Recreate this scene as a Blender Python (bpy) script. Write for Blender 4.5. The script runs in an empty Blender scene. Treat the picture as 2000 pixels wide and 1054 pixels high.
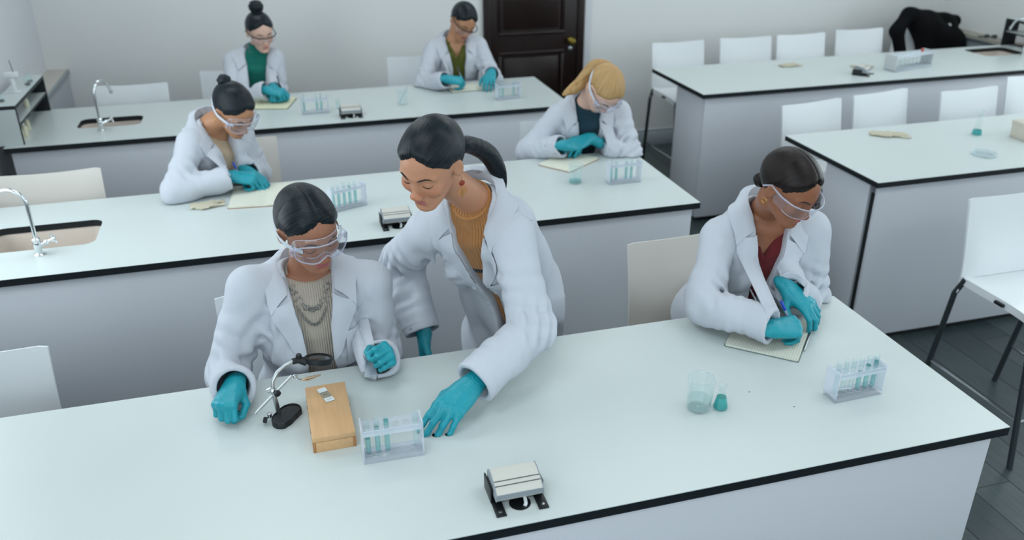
import bpy, bmesh, math, random
import numpy as np
from mathutils import Vector, Matrix, Euler
from mathutils.bvhtree import BVHTree

SC = bpy.context.scene
COL = SC.collection
R = math.radians

# ------------------------------------------------------------------ camera
cam_d = bpy.data.cameras.new('camera')
cam = bpy.data.objects.new('camera', cam_d); COL.objects.link(cam)
cam_d.sensor_width = 36.0; cam_d.sensor_fit = 'HORIZONTAL'
cam_d.lens = 1684.886 * 36.0 / 2000.0
cam_d.clip_start = 0.05; cam_d.clip_end = 60
_r = Vector((0.96213787, -0.27255044, -0.00264114))
_u = Vector((0.12001489, 0.41492801, 0.90190419))
_f = Vector((0.2447185, 0.86807315, -0.43192807))
cam.matrix_world = Matrix(((_r.x, _u.x, -_f.x, 0.0), (_r.y, _u.y, -_f.y, 0.0),
                           (_r.z, _u.z, -_f.z, 2.29), (0, 0, 0, 1)))
cam_d.dof.use_dof = True
cam_d.dof.focus_distance = 2.42
cam_d.dof.aperture_fstop = 2.6
SC.camera = cam

# ------------------------------------------------------------------ world, light, exposure
def lin(h):
    h = h.lstrip('#')
    out = []
    for i in (0, 2, 4):
        c = int(h[i:i + 2], 16) / 255.0
        out.append(c / 12.92 if c <= 0.04045 else ((c + 0.055) / 1.055) ** 2.4)
    return (out[0], out[1], out[2], 1.0)

W = bpy.data.worlds.new('daylight'); SC.world = W
W.use_nodes = True
W.node_tree.nodes['Background'].inputs[0].default_value = (0.62, 0.80, 0.90, 1)
W.node_tree.nodes['Background'].inputs[1].default_value = 1.0

def area(name, loc, rot, sx, sy, power, col):
    l = bpy.data.lights.new(name, 'AREA'); l.shape = 'RECTANGLE'
    l.size = sx; l.size_y = sy; l.energy = power; l.color = col[:3]
    o = bpy.data.objects.new(name, l); COL.objects.link(o)
    o.location = loc; o.rotation_euler = rot
    return o
DAY = (0.90, 0.98, 1.0)
XL, XR, YB, YF, ZC = -1.49, 5.98, 6.72, -2.6, 3.3      # room limits
WIN_L = [(-2.3, -1.0), (-0.7, 0.6), (2.5, 3.9)]           # windows in the left wall (y ranges)
WIN_R = [(-1.2, 0.5), (1.1, 2.8), (3.3, 4.9)]
WIN_F = [(-0.9, 1.1), (1.7, 3.7)]
WZ = (1.0, 2.85)
for (a, b) in WIN_L:
    area('window_light', (XL + 0.03, (a + b) / 2, 1.925), (0, R(-90), 0), 1.8, b - a, 19, DAY)
for (a, b) in WIN_R:
    area('window_light', (XR - 0.03, (a + b) / 2, 1.925), (0, R(90), 0), 1.8, b - a, 18, DAY)
for (a, b) in WIN_F:
    area('window_light', ((a + b) / 2, YF + 0.03, 1.925), (R(90), 0, 0), b - a, 1.8, 10, DAY)
SC.view_settings.view_transform = 'Standard'
SC.view_settings.look = 'None'
SC.view_settings.gamma = 1.0
SC.view_settings.use_curve_mapping = False
SC.view_settings.exposure = 0.29
_c = SC.cycles
_c.adaptive_threshold = 0.06
_c.max_bounces = 5; _c.diffuse_bounces = 3; _c.glossy_bounces = 3; _c.transmission_bounces = 4; _c.transparent_max_bounces = 20
_c.caustics_reflective = False; _c.caustics_refractive = False

# ------------------------------------------------------------------ materials
MATS = {}
def mat(name, col, rough=0.5, metal=0.0, spec=0.5, noise=0.0, nscale=8.0, bump=0.0, bscale=60.0,
        stretch=(1, 1, 1), coat=0.0, sss=0.0, trans=0.0, ior=1.45, sheen=0.0):
    if name in MATS: return MATS[name]
    m = bpy.data.materials.new(name); m.use_nodes = True
    nt = m.node_tree; b = nt.nodes['Principled BSDF']
    c = lin(col) if isinstance(col, str) else col
    b.inputs['Base Color'].default_value = c
    b.inputs['Roughness'].default_value = rough
    b.inputs['Metallic'].default_value = metal
    b.inputs['Specular IOR Level'].default_value = spec
    b.inputs['IOR'].default_value = ior
    b.inputs['Coat Weight'].default_value = coat
    b.inputs['Transmission Weight'].default_value = trans
    b.inputs['Sheen Weight'].default_value = sheen
    if sss:
        b.inputs['Subsurface Weight'].default_value = sss
        b.inputs['Subsurface Radius'].default_value = (1.0, 0.35, 0.2)
        b.inputs['Subsurface Scale'].default_value = 0.006
    if noise or bump:
        tc = nt.nodes.new('ShaderNodeTexCoord'); mp = nt.nodes.new('ShaderNodeMapping')
        mp.inputs['Scale'].default_value = stretch
        nt.links.new(tc.outputs['Object'], mp.inputs[0])
    if noise:
        n = nt.nodes.new('ShaderNodeTexNoise'); n.inputs['Scale'].default_value = nscale
        n.inputs['Detail'].default_value = 3
        nt.links.new(mp.outputs[0], n.inputs['Vector'])
        mx = nt.nodes.new('ShaderNodeMix'); mx.data_type = 'RGBA'
        mx.inputs[6].default_value = tuple(x * (1 - noise) for x in c[:3]) + (1,)
        mx.inputs[7].default_value = tuple(min(1, x * (1 + noise)) for x in c[:3]) + (1,)
        nt.links.new(n.outputs[0], mx.inputs[0]); nt.links.new(mx.outputs[2], b.inputs['Base Color'])
    if bump:
        n2 = nt.nodes.new('ShaderNodeTexNoise'); n2.inputs['Scale'].default_value = bscale
        n2.inputs['Detail'].default_value = 2
        nt.links.new(mp.outputs[0], n2.inputs['Vector'])
        bp = nt.nodes.new('ShaderNodeBump'); bp.inputs['Strength'].default_value = bump
        bp.inputs['Distance'].default_value = 0.01
        nt.links.new(n2.outputs[0], bp.inputs['Height']); nt.links.new(bp.outputs[0], b.inputs['Normal'])
    MATS[name] = m
    return m

def clear_mat(name, tint=(1, 1, 1), gloss=1.0, milk=0.0, milk_col=(0.8, 0.86, 0.9), rough=0.03, ior=1.3):
    """thin clear plastic / glass: see-through, with Fresnel reflections and an optional milky share"""
    if name in MATS: return MATS[name]
    m = bpy.data.materials.new(name); m.use_nodes = True
    nt = m.node_tree; nt.nodes.remove(nt.nodes['Principled BSDF'])
    out = nt.nodes['Material Output']
    t = nt.nodes.new('ShaderNodeBsdfTransparent'); t.inputs[0].default_value = (*tint, 1)
    g = nt.nodes.new('ShaderNodeBsdfGlossy'); g.inputs['Roughness'].default_value = rough
    g.inputs[0].default_value = (gloss, gloss, gloss, 1)
    lw = nt.nodes.new('ShaderNodeLayerWeight'); lw.inputs[0].default_value = .5
    pw = nt.nodes.new('ShaderNodeMath'); pw.operation = 'POWER'; pw.inputs[1].default_value = 4.0
    fr = nt.nodes.new('ShaderNodeMath'); fr.operation = 'MULTIPLY_ADD'; fr.inputs[1].default_value = .75
    fr.inputs[2].default_value = ((ior - 1) / (ior + 1)) ** 2 + .01
    nt.links.new(lw.outputs['Facing'], pw.inputs[0]); nt.links.new(pw.outputs[0], fr.inputs[0])
    mx = nt.nodes.new('ShaderNodeMixShader')
    nt.links.new(fr.outputs[0], mx.inputs[0]); nt.links.new(t.outputs[0], mx.inputs[1]); nt.links.new(g.outputs[0], mx.inputs[2])
    last = mx
    if milk:
        d = nt.nodes.new('ShaderNodeBsdfDiffuse'); d.inputs[0].default_value = (*milk_col, 1)
        m2 = nt.nodes.new('ShaderNodeMixShader'); m2.inputs[0].default_value = milk
        nt.links.new(mx.outputs[0], m2.inputs[1]); nt.links.new(d.outputs[0], m2.inputs[2]); last = m2
    nt.links.new(last.outputs[0], out.inputs[0])
    MATS[name] = m
    return m

M_TOP = mat('white laminate', '#C4CDCC', rough=0.30, spec=0.5)
M_EDGE = mat('black laminate edge', '#10171C', rough=0.45)
M_PANEL = mat('pale grey panel', '#CACED5', rough=0.42)
M_GAP = mat('dark recess', '#14191B', rough=0.7)
M_WALL = mat('painted wall', '#DEE0DF', rough=0.8, noise=0.03, nscale=1.2)
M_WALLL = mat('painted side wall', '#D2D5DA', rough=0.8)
M_CEIL = mat('ceiling paint', '#DDE2E4', rough=0.9)
M_BASE = mat('painted skirting', '#A9B2B6', rough=0.5)
M_CHAIR = mat('white chair plastic', '#DADFE2', rough=0.28, spec=0.5)
M_CHAIR2 = mat('cream chair plastic', '#CFCBC4', rough=0.32, spec=0.5)
M_LEG = mat('dark grey chair leg', '#3B4245', rough=0.42, metal=0.4)
M_CHROME = mat('chrome', '#D8DCDE', rough=0.12, metal=1.0)
M_STEEL = mat('brushed steel', '#B8BDC0', rough=0.28, metal=1.0)
M_BLACK = mat('black plastic', '#0E1316', rough=0.4)
M_SINK = mat('cream sink ceramic', '#C9BDB2', rough=0.35)
M_DOOR = mat('dark mahogany', '#1D0F0D', rough=0.34, noise=0.35, nscale=5, stretch=(6, 6, 0.6), bump=0.06, bscale=12)
M_BRASS = mat('brass', '#8C7A38', rough=0.3, metal=1.0)
M_FLOOR = []
for i, c in enumerate(('#3A4446', '#414B4C', '#343E40', '#3E4647')):
    M_FLOOR.append(mat('vinyl plank %d' % i, c, rough=0.36, noise=0.35, nscale=5, stretch=(14, 1.2, 1), bump=0.05, bscale=9))
M_FLOORB = mat('floor joint', '#161B1C', rough=0.8)

# ------------------------------------------------------------------ mesh building
class MB:
    def __init__(s): s.v = []; s.f = []; s.m = []; s.mats = []
    def mi(s, m):
        if m not in s.mats: s.mats.append(m)
        return s.mats.index(m)
    def add(s, v, f, m):
        o = len(s.v); i = s.mi(m)
        s.v += [tuple(p) for p in v]; s.f += [tuple(o + k for k in q) for q in f]; s.m += [i] * len(f)
        return s
    def box(s, lo, hi, m, M=None, b=0.0):
        x0, y0, z0 = lo; x1, y1, z1 = hi
        if b <= 0:
            v = [(x0, y0, z0), (x1, y0, z0), (x1, y1, z0), (x0, y1, z0), (x0, y0, z1), (x1, y0, z1), (x1, y1, z1), (x0, y1, z1)]
            f = [(0, 3, 2, 1), (4, 5, 6, 7), (0, 1, 5, 4), (1, 2, 6, 5), (2, 3, 7, 6), (3, 0, 4, 7)]
        else:
            bm = bmesh.new(); bmesh.ops.create_cube(bm, size=1)
            for q in bm.verts:
                q.co = Vector(((x0 + x1) / 2 + q.co.x * (x1 - x0), (y0 + y1) / 2 + q.co.y * (y1 - y0), (z0 + z1) / 2 + q.co.z * (z1 - z0)))
            bmesh.ops.bevel(bm, geom=bm.edges[:], offset=b, segments=2, affect='EDGES', profile=0.5)
            v = [tuple(q.co) for q in bm.verts]; bm.verts.index_update()
            f = [[q.index for q in p.verts] for p in bm.faces]; bm.free()
        if M is not None: v = [tuple(M @ Vector(p)) for p in v]
        return s.add(v, f, m)
    def tube(s, pts, r, m, n=12, cap=True, flat=None):
        pts = [Vector(p) for p in pts]; k = len(pts)
        rr = r if isinstance(r, (list, tuple)) else [r] * k
        t0 = (pts[1] - pts[0]).normalized()
        a = Vector((0, 0, 1)) if abs(t0.z) < 0.9 else Vector((1, 0, 0))
        nrm = t0.cross(a).normalized()
        v = []; f = []
        for i, p in enumerate(pts):
            t = (pts[min(i + 1, k - 1)] - pts[max(i - 1, 0)]).normalized()
            nrm = (nrm - t * nrm.dot(t)).normalized(); bn = t.cross(nrm)
            for j in range(n):
                an = 2 * math.pi * j / n
                v.append(p + nrm * (rr[i] * math.cos(an)) + bn * (rr[i] * math.sin(an) * (flat or 1.0)))
        for i in range(k - 1):
            for j in range(n):
                f.append((i * n + j, i * n + (j + 1) % n, (i + 1) * n + (j + 1) % n, (i + 1) * n + j))
        if cap:
            f.append(tuple(range(n - 1, -1, -1))); f.append(tuple((k - 1) * n + j for j in range(n)))
        return s.add(v, f, m)
    def lathe(s, prof, m, c=(0, 0, 0), n=24, M=None, cap=True):
        v = []; f = []; k = len(prof)
        for (r, z) in prof:
            for j in range(n):
                an = 2 * math.pi * j / n
                v.append(Vector((c[0] + r * math.cos(an), c[1] + r * math.sin(an), c[2] + z)))
        for i in range(k - 1):
            for j in range(n):
                f.append((i * n + j, i * n + (j + 1) % n, (i + 1) * n + (j + 1) % n, (i + 1) * n + j))
        if cap:
            if prof[0][0] > 1e-6: f.append(tuple(range(n - 1, -1, -1)))
            if prof[-1][0] > 1e-6: f.append(tuple((k - 1) * n + j for j in range(n)))
        if M is not None: v = [M @ p for p in v]
        return s.add(v, f, m)
    def grid(s, rows, m, close=False):
        nr = len(rows); nc = len(rows[0]); v = [p for r in rows for p in r]; f = []
        for i in range(nr - 1):
            for j in range(nc if close else nc - 1):
                f.append((i * nc + j, i * nc + (j + 1) % nc, (i + 1) * nc + (j + 1) % nc, (i + 1) * nc + j))
        return s.add(v, f, m)
    def prism(s, poly, y0, y1, m, axis='y'):
        n = len(poly)
        mk = {'y': lambda a, b, t: (a, t, b), 'x': lambda a, b, t: (t, a, b), 'z': lambda a, b, t: (a, b, t)}[axis]
        v = [mk(a, b, y0) for a, b in poly] + [mk(a, b, y1) for a, b in poly]
        f = [tuple(range(n)), tuple(range(2 * n - 1, n - 1, -1))] + [(i, n + i, n + (i + 1) % n, (i + 1) % n) for i in range(n)]
        return s.add(v, f, m)
    def mesh(s, name, smooth=True, angle=35):
        me = bpy.data.meshes.new(name); me.from_pydata(s.v, [], s.f)
        for m in s.mats: me.materials.append(m)
        if s.m: me.polygons.foreach_set('material_index', s.m)
        bm = bmesh.new(); bm.from_mesh(me); bmesh.ops.recalc_face_normals(bm, faces=bm.faces); 
        if smooth:
            ca = R(angle)
            for e in bm.edges:
                if len(e.link_faces) == 2 and e.calc_face_angle(0) > ca: e.smooth = False
            for f in bm.faces: f.smooth = True
        bm.to_mesh(me); bm.free()
        return me
    def build(s, name, parent=None, smooth=True, loc=None, rot=None, angle=35):
        o = bpy.data.objects.new(name, s.mesh(name, smooth, angle)); COL.objects.link(o)
        if parent: o.parent = parent
        if loc is not None: o.location = loc
        if rot is not None: o.rotation_euler = rot
        return o

def tag(o, label=None, cat=None, group=None, kind=None):
    if label: o['label'] = label
    if cat: o['category'] = cat
    if group: o['group'] = group
    if kind: o['kind'] = kind
    return o
def thing(name, loc, label, cat, rz=0.0, group=None):
    o = bpy.data.objects.new(name, None); COL.objects.link(o)
    o.empty_display_size = 0.05; o.location = loc; o.rotation_euler = (0, 0, rz)
    return tag(o, label, cat, group)
def struct(o): o['kind'] = 'structure'; return o
def copy_tree(o, parent=None):
    c = o.copy(); COL.objects.link(c)
    if parent: c.parent = parent
    for ch in [q for q in o.children]: copy_tree(ch, c)
    return c
def sstep(a, b, x):
    t = min(1, max(0, (x - a) / (b - a))); return t * t * (3 - 2 * t)
def arc(c, r, a0, a1, n, ax=(1, 0, 0), ay=(0, 0, 1)):
    c = Vector(c); ax = Vector(ax); ay = Vector(ay)
    return [c + ax * (r * math.cos(a0 + (a1 - a0) * i / n)) + ay * (r * math.sin(a0 + (a1 - a0) * i / n)) for i in range(n + 1)]
def rrect(x0, x1, y0, y1, r, n=6):
    pts = []
    for cx, cy, a in ((x1 - r, y1 - r, 0), (x0 + r, y1 - r, 90), (x0 + r, y0 + r, 180), (x1 - r, y0 + r, 270)):
        for i in range(n + 1):
            t = R(a + 90 * i / n); pts.append((cx + r * math.cos(t), cy + r * math.sin(t)))
    return pts

# ------------------------------------------------------------------ room
fl = struct(MB().box((XL - .1, YF - .1, -0.06), (XR + .1, YB + .1, -0.004), M_FLOORB).build('floor'))
random.seed(4)
PW, PL = 0.182, 1.22
plank_me = []
for k in range(4):
    plank_me.append(MB().box((0.0012, 0.0012, -0.004), (PW - 0.0012, PL - 0.0012, 0.0), M_FLOOR[k], b=0.0009).mesh('plank', smooth=False))
def plank(x, y):
    o = bpy.data.objects.new('plank', random.choice(plank_me)); COL.objects.link(o)
    o.parent = fl; o.location = (x, y, 0)
for i in range(int((XR - XL) / PW) + 1):
    x = XL + i * PW; off = (i * 0.437) % PL
    for j in range(-1, 9):
        y = YF + off + j * PL - PL
        if y > YB or x > XR - 0.1: continue
        # only where the picture could see the floor: the aisle and beside it
        if x > 1.5 and x < 4.4 and y > -0.6: plank(x, y)
rest = MB().box((XL, YF, -0.004), (1.5, YB, 0.0), M_FLOOR[0]).box((4.56, YF, -0.004), (XR, YB, 0.0), M_FLOOR[1]).box((1.5, YF, -0.004), (4.56, -0.7, 0), M_FLOOR[2])
o = rest.build('plank_field', fl); o['kind'] = 'stuff'

def wall_with_holes(name, axis, pos, thick, a0, a1, holes, m):
    """wall across `axis` ('x' or 'y') at pos; runs a0..a1 along the other axis; holes = [(h0,h1)] over WZ"""
    b = MB(); segs = []
    def put(p0, p1, z0, z1):
        if axis == 'x': b.box((min(pos, pos + thick), p0, z0), (max(pos, pos + thick), p1, z1), m)
        else: b.box((p0, min(pos, pos + thick), z0), (p1, max(pos, pos + thick), z1), m)
    cur = a0
    for (h0, h1) in holes:
        put(cur, h0, 0, ZC); put(h0, h1, 0, WZ[0]); put(h0, h1, WZ[1], ZC); cur = h1
    put(cur, a1, 0, ZC)
    return struct(b.build(name, smooth=False))
DX0, DX1 = 1.665, 2.50                                   # doorway with its frame
wb = MB().box((XL - .1, YB, 0), (DX0, YB + .12, ZC), M_WALL).box((DX1, YB, 0), (XR + .1, YB + .12, ZC), M_WALL).box((DX0, YB, 2.15), (DX1, YB + .12, ZC), M_WALL)
struct(wb.build('wall_back', smooth=False))
wall_with_holes('wall_left', 'x', XL, -.12, YF, YB, WIN_L, M_WALLL)
wall_with_holes('wall_right', 'x', XR, .12, YF, YB, WIN_R, M_WALL)
wall_with_holes('wall_front', 'y', YF, -.12, XL, XR, WIN_F, M_WALL)
struct(MB().box((XL - .1, YF - .1, ZC), (XR + .1, YB + .1, ZC + .1), M_CEIL).build('ceiling', smooth=False))
M_PANE = clear_mat('window glass', (0.95, 0.98, 1.0), gloss=0.6)
wi = 0
for side, wins in (('l', WIN_L), ('r', WIN_R), ('f', WIN_F)):
    for (a, b) in wins:
        wi += 1; g = MB(); t = 0.05; mid = (a + b) / 2
        pp = {'l': lambda p, d, z: (XL - .08 + d, p, z), 'r': lambda p, d, z: (XR + .04 + d, p, z), 'f': lambda p, d, z: (p, YF - .08 + d, z)}[side]
        def bar(p0, p1, z0, z1, d0=0, d1=.05, mm=M_CEIL, gg=None):
            q0 = pp(p0, d0, z0); q1 = pp(p1, d1, z1)
            (gg or g).box(tuple(min(x, y) for x, y in zip(q0, q1)), tuple(max(x, y) for x, y in zip(q0, q1)), mm)
        bar(a, b, WZ[0], WZ[0] + t); bar(a, b, WZ[1] - t, WZ[1]); bar(a, a + t, WZ[0], WZ[1]); bar(b - t, b, WZ[0], WZ[1]); bar(mid - .02, mid + .02, WZ[0], WZ[1])
        wo = struct(g.build('window_%d' % wi, smooth=False))
        for (p0, p1) in ((a + t, mid - .02), (mid + .02, b - t)):
            q = MB(); bar(p0, p1, WZ[0] + t, WZ[1] - t, .02, .026, M_PANE, q); q.build('pane', wo, smooth=False)

# skirting boards: plain board with a rounded top moulding
def skirting(name, lo, hi):
    b = MB().box((lo[0], lo[1], 0), (hi[0], hi[1], 0.12), M_BASE, b=0.003)
    b.box((lo[0], (lo[1] + hi[1]) / 2 - 0.004 if hi[1] - lo[1] < .1 else lo[1], .12), (hi[0], hi[1], 0.145), M_BASE, b=0.004)
    return struct(b.build(name))
skirting('baseboard_back', (DX1 + .01, YB - .022), (XR, YB)); skirting('baseboard_back_left', (XL, YB - .022), (DX0, YB))

# door: leaf with raised mouldings, brass knob and lock rose, dark frame
door = struct(MB().box((1.72, YB - .02, 0.01), (2.44, YB + .03, 2.06), M_DOOR, b=.003).build('door_1'))
def panel_frame(x0, x1, z0, z1):
    b = MB(); w = .028
    for (lo, hi) in (((x0, z0), (x1, z0 + w)), ((x0, z1 - w), (x1, z1)), ((x0, z0 + w), (x0 + w, z1 - w)), ((x1 - w, z0 + w), (x1, z1 - w))):
        b.box((lo[0], YB - .036, lo[1]), (hi[0], YB - .02, hi[1]), M_DOOR, b=.006)
    b.box((x0 + w + .02, YB - .028, z0 + w + .02), (x1 - w - .02, YB - .02, z1 - w - .02), M_DOOR, b=.003)
    b.build('door_panel', door)
panel_frame(1.775, 2.33, 1.01, 1.95); panel_frame(1.775, 2.33, .16, .885)
MB().lathe([(.024, 0), (.024, .006), (.012, .010), (.010, .03), (.018, .038), (.027, .048), (.028, .058), (.020, .068), (0.0, .071)], M_BRASS,
           M=Matrix.Translation((2.385, YB - .02, .948)) @ Matrix.Rotation(R(90), 4, 'X')).build('door_knob', door)
MB().lathe([(.017, 0), (.017, .004), (.008, .006), (.0, .006)], M_STEEL, M=Matrix.Translation((2.385, YB - .02, .885)) @ Matrix.Rotation(R(90), 4, 'X')).build('lock_rose', door)
fr = MB()
for (x0, x1) in ((DX0, 1.72), (2.44, DX1)): fr.box((x0, YB - .03, 0), (x1, YB + .1, 2.15), M_DOOR, b=.006)
fr.box((1.72, YB - .03, 2.06), (2.44, YB + .1, 2.15), M_DOOR, b=.006)
fr.build('door_frame', door)
struct(MB().box((2.505, YB - .012, 0.146), (2.565, YB, 2.4), M_WALLL, b=.004).build('trim_1'))

# boxed pipe ledges along the side walls
M_LEDGE = mat('cream ledge top', '#BFBAB2', rough=0.5)
M_LEDGEF = mat('grey ledge front', '#B3B9C0', rough=0.6)
M_LEDGEE = mat('ledge edge strip', '#8F999D', rough=0.4)
def ledge(name, x0, x1, y0, y1, z):
    e = struct(MB().box((x0, y0, 0.0), (x1, y1, z - .03), M_LEDGEF).build(name, smooth=False))
    MB().box((x0, y0, z - .03), (x1 + (.012 if x0 < 0 else 0), y1, z), M_LEDGEE, b=.002).build('ledge_edge', e)
    MB().box((x0, y0, z), (x1, y1, z + .004), M_LEDGE).build('ledge_top', e)
ledge('trim_2', XL, -1.36, 5.9, YB, .945)
M_LEDGER = mat('grey dado', '#8E979A', rough=0.6)
e = struct(MB().box((XR - .14, 5.2, 0), (XR, YB, .86), M_LEDGER).build('trim_3', smooth=False))
MB().box((XR - .155, 5.2, .86), (XR, YB, .875), mat('dark ledge strip', '#4E5A60', rough=.5)).build('ledge_edge', e)
MB().box((XR - .14, 5.2, .875), (XR, YB, .9), mat('cream ledge r', '#A39F95', rough=.6)).build('ledge_top', e)

# ceiling lights
M_LAMP = bpy.data.materials.new('ceiling lamp diffuser'); M_LAMP.use_nodes = True
_b = M_LAMP.node_tree.nodes['Principled BSDF']; _b.inputs['Emission Color'].default_value = (0.9, 0.97, 1, 1); _b.inputs['Emission Strength'].default_value = 0.9
CEIL_P = 7.5
for ix, cx in enumerate((-0.3, 2.2, 4.6)):
    for iy, cy in enumerate((-0.6, 1.6, 3.8, 5.8)):
        t = thing('ceiling_light', (cx, cy, ZC), 'ceiling light panel %s, in the %s row from the left wall' % (('above the camera', 'above the foreground bench', 'above the middle bench', 'near the back wall')[iy], ('first', 'second', 'third')[ix]), 'ceiling light', group='ceiling light panels')
        b = MB()
        for (lo, hi) in (((-.62, -.32), (.62, -.30)), ((-.62, .30), (.62, .32)), ((-.62, -.30), (-.60, .30)), ((.60, -.30), (.62, .30))):
            b.box((lo[0], lo[1], -.05), (hi[0], hi[1], 0), M_CEIL)
        b.build('frame', t, smooth=False)
        MB().box((-.6, -.3, -.035), (.6, .3, -.03), M_LAMP).build('diffuser', t, smooth=False)
        area('ceiling_lamp', (cx, cy, ZC - .06), (0, 0, 0), 1.2, 0.6, CEIL_P, (0.93, 0.98, 1.0))

# ------------------------------------------------------------------ benches
BT = 0.9
def worktop(parent, x0, x1, y0, y1, hole=None):
    b = MB(); th = .028
    if hole is None:
        b.box((x0, y0, BT - th), (x1, y1, BT - .003), M_EDGE)
        b.box((x0, y0, BT - .003), (x1, y1, BT), M_TOP, b=.0008)
    else:
        hp = rrect(*hole, .045); n = len(hp)
        cx = (hole[0] + hole[1]) / 2; cy = (hole[2] + hole[3]) / 2
        outer = []
        for (px, py) in hp:                               # march a ray to the rectangle's border
            dx, dy = px - cx, py - cy
            t = min(((x1 if dx > 0 else x0) - cx) / dx if abs(dx) > 1e-9 else 1e9, ((y1 if dy > 0 else y0) - cy) / dy if abs(dy) > 1e-9 else 1e9)
            outer.append((cx + dx * t, cy + dy * t))
        corners = [(x1, y1), (x0, y1), (x0, y0), (x1, y0)]
        def side(p): return 'r' if abs(p[0] - x1) < 1e-6 else 'l' if abs(p[0] - x0) < 1e-6 else 't' if abs(p[1] - y1) < 1e-6 else 'b'
        cm = {('r', 't'): corners[0], ('t', 'l'): corners[1], ('l', 'b'): corners[2], ('b', 'r'): corners[3]}
        for z, m, flip in ((BT, M_TOP, False), (BT - th, M_EDGE, True)):
            v = []; f = []
            for i in range(n):
                a, c = hp[i], hp[(i + 1) % n]; oa, oc = outer[i], outer[(i + 1) % n]
                k = len(v); q = [a, oa]
                sd = side(oa)
                while sd != side(oc):                     # walk round the corners in between
                    nx = {'r': 't', 't': 'l', 'l': 'b', 'b': 'r'}[sd]; q.append(cm[(sd, nx)]); sd = nx
                q += [oc, c]
                v += [(p[0], p[1], z) for p in q]; f.append(tuple(range(k, k + len(q)))[::-1 if flip else 1])
            b.add(v, f, m)
        for loop in (hp, corners):
            v = [(p[0], p[1], BT - .0005) for p in loop] + [(p[0], p[1], BT - th) for p in loop]; k = len(loop)
            v2 = [(p[0], p[1], BT) for p in loop] + [(p[0], p[1], BT - .003) for p in loop]
            b.add(v, [(i, (i + 1) % k, k + (i + 1) % k, k + i) for i in range(k)], M_EDGE)
    o = b.build('worktop', parent, smooth=False)
    if hole:
        s = MB(); d = .15
        rows = []
        for (ins, z) in ((-.004, -th), (.0, -th - .01), (.004, -.10), (.02, -d + .01), (.05, -d)):
            rows.append([(p[0], p[1], BT + z) for p in rrect(hole[0] + ins, hole[1] - ins, hole[2] + ins, hole[3] - ins, .045 if ins < .03 else .03)])
        s.grid(rows, M_SINK, close=True); n = len(rows[0])
        s.add(rows[-1], [tuple(range(n))], M_SINK)
        so = s.build('sink_basin', parent)
        mx, my = (hole[0] + hole[1]) / 2, (hole[2] + hole[3]) / 2
        MB().lathe([(.025, .002), (.022, .004), (.0, .003)], M_STEEL, c=(mx, my, BT - d)).build('drain', so)
    return o
def bench(x0, x1, y0, label, hole=None, gap_left=False, gap_right=False, left=True, right=True, y1=None):
    y1 = y1 or y0 + .80
    t = thing('lab_bench', ((x0 + x1) / 2, (y0 + y1) / 2, 0), label, 'lab bench')
    inv = Matrix.Translation((-(x0 + x1) / 2, -(y0 + y1) / 2, 0))
    kids = [worktop(t, x0, x1, y0, y1, hole)]
    zt = BT - .028; zb = .035; pf = y0 + .022; pb = y0 + .44
    gl = .045 if gap_left else 0; gr = .045 if gap_right else 0
    kids.append(MB().box((x0 + .028, pf, zb), (x1 - .028, pf + .02, zt), M_PANEL, b=.0015).build('front_panel', t))
    kids.append(MB().box((x0 + .05, pf + .24, zb), (x1 - .05, pf + .258, zt), M_PANEL).build('inner_panel', t))
    if left: kids.append(MB().box((x0 + .028, pf + .021 + gl, zb), (x0 + .048, pb, zt), M_PANEL, b=.0015).build('end_panel', t))
    if right: kids.append(MB().box((x1 - .048, pf + .021 + gr, zb), (x1 - .028, pb, zt), M_PANEL, b=.0015).build('end_panel', t))
    for g, xx in ((gap_left, x0 + .04), (gap_right, x1 - .06)):
        if g:
            kids.append(MB().box((xx + .004, pf + .02, zb), (xx + .022, pf + .066, zt - .05), M_GAP).build('corner_post', t))
            kids.append(MB().box((xx, pf + .021, zt - .05), (xx + .02, pf + .066, zt), M_STEEL).build('corner_bracket', t))
    kids.append(MB().box((x0 + .06, pf + .03, 0), (x1 - .06, pb - .03, zb), M_GAP).build('plinth', t))
    for k in t.children:
        k.matrix_parent_inverse = inv
    return t
bench(-1.40, 1.813, 1.479, 'long white laboratory bench in the foreground, nearest the camera')
bench(-1.40, 1.783, 3.228, 'white laboratory bench with sink in the middle row on the left', hole=(-1.17, -.75, 3.495, 3.765))
bench(-1.40, 1.79, 4.968, 'white laboratory bench with sink in the back row before the dark door', hole=(-1.09, -.745, 5.27, 5.475), gap_left=True)
bench(2.705, 5.89, 3.228, 'white laboratory bench on the right holding a petri dish, middle row', gap_left=True)
bench(2.690, 5.89, 4.968, 'white laboratory bench in the far right row below the black jacket', hole=(5.32, 5.70, 5.43, 5.69))

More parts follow.
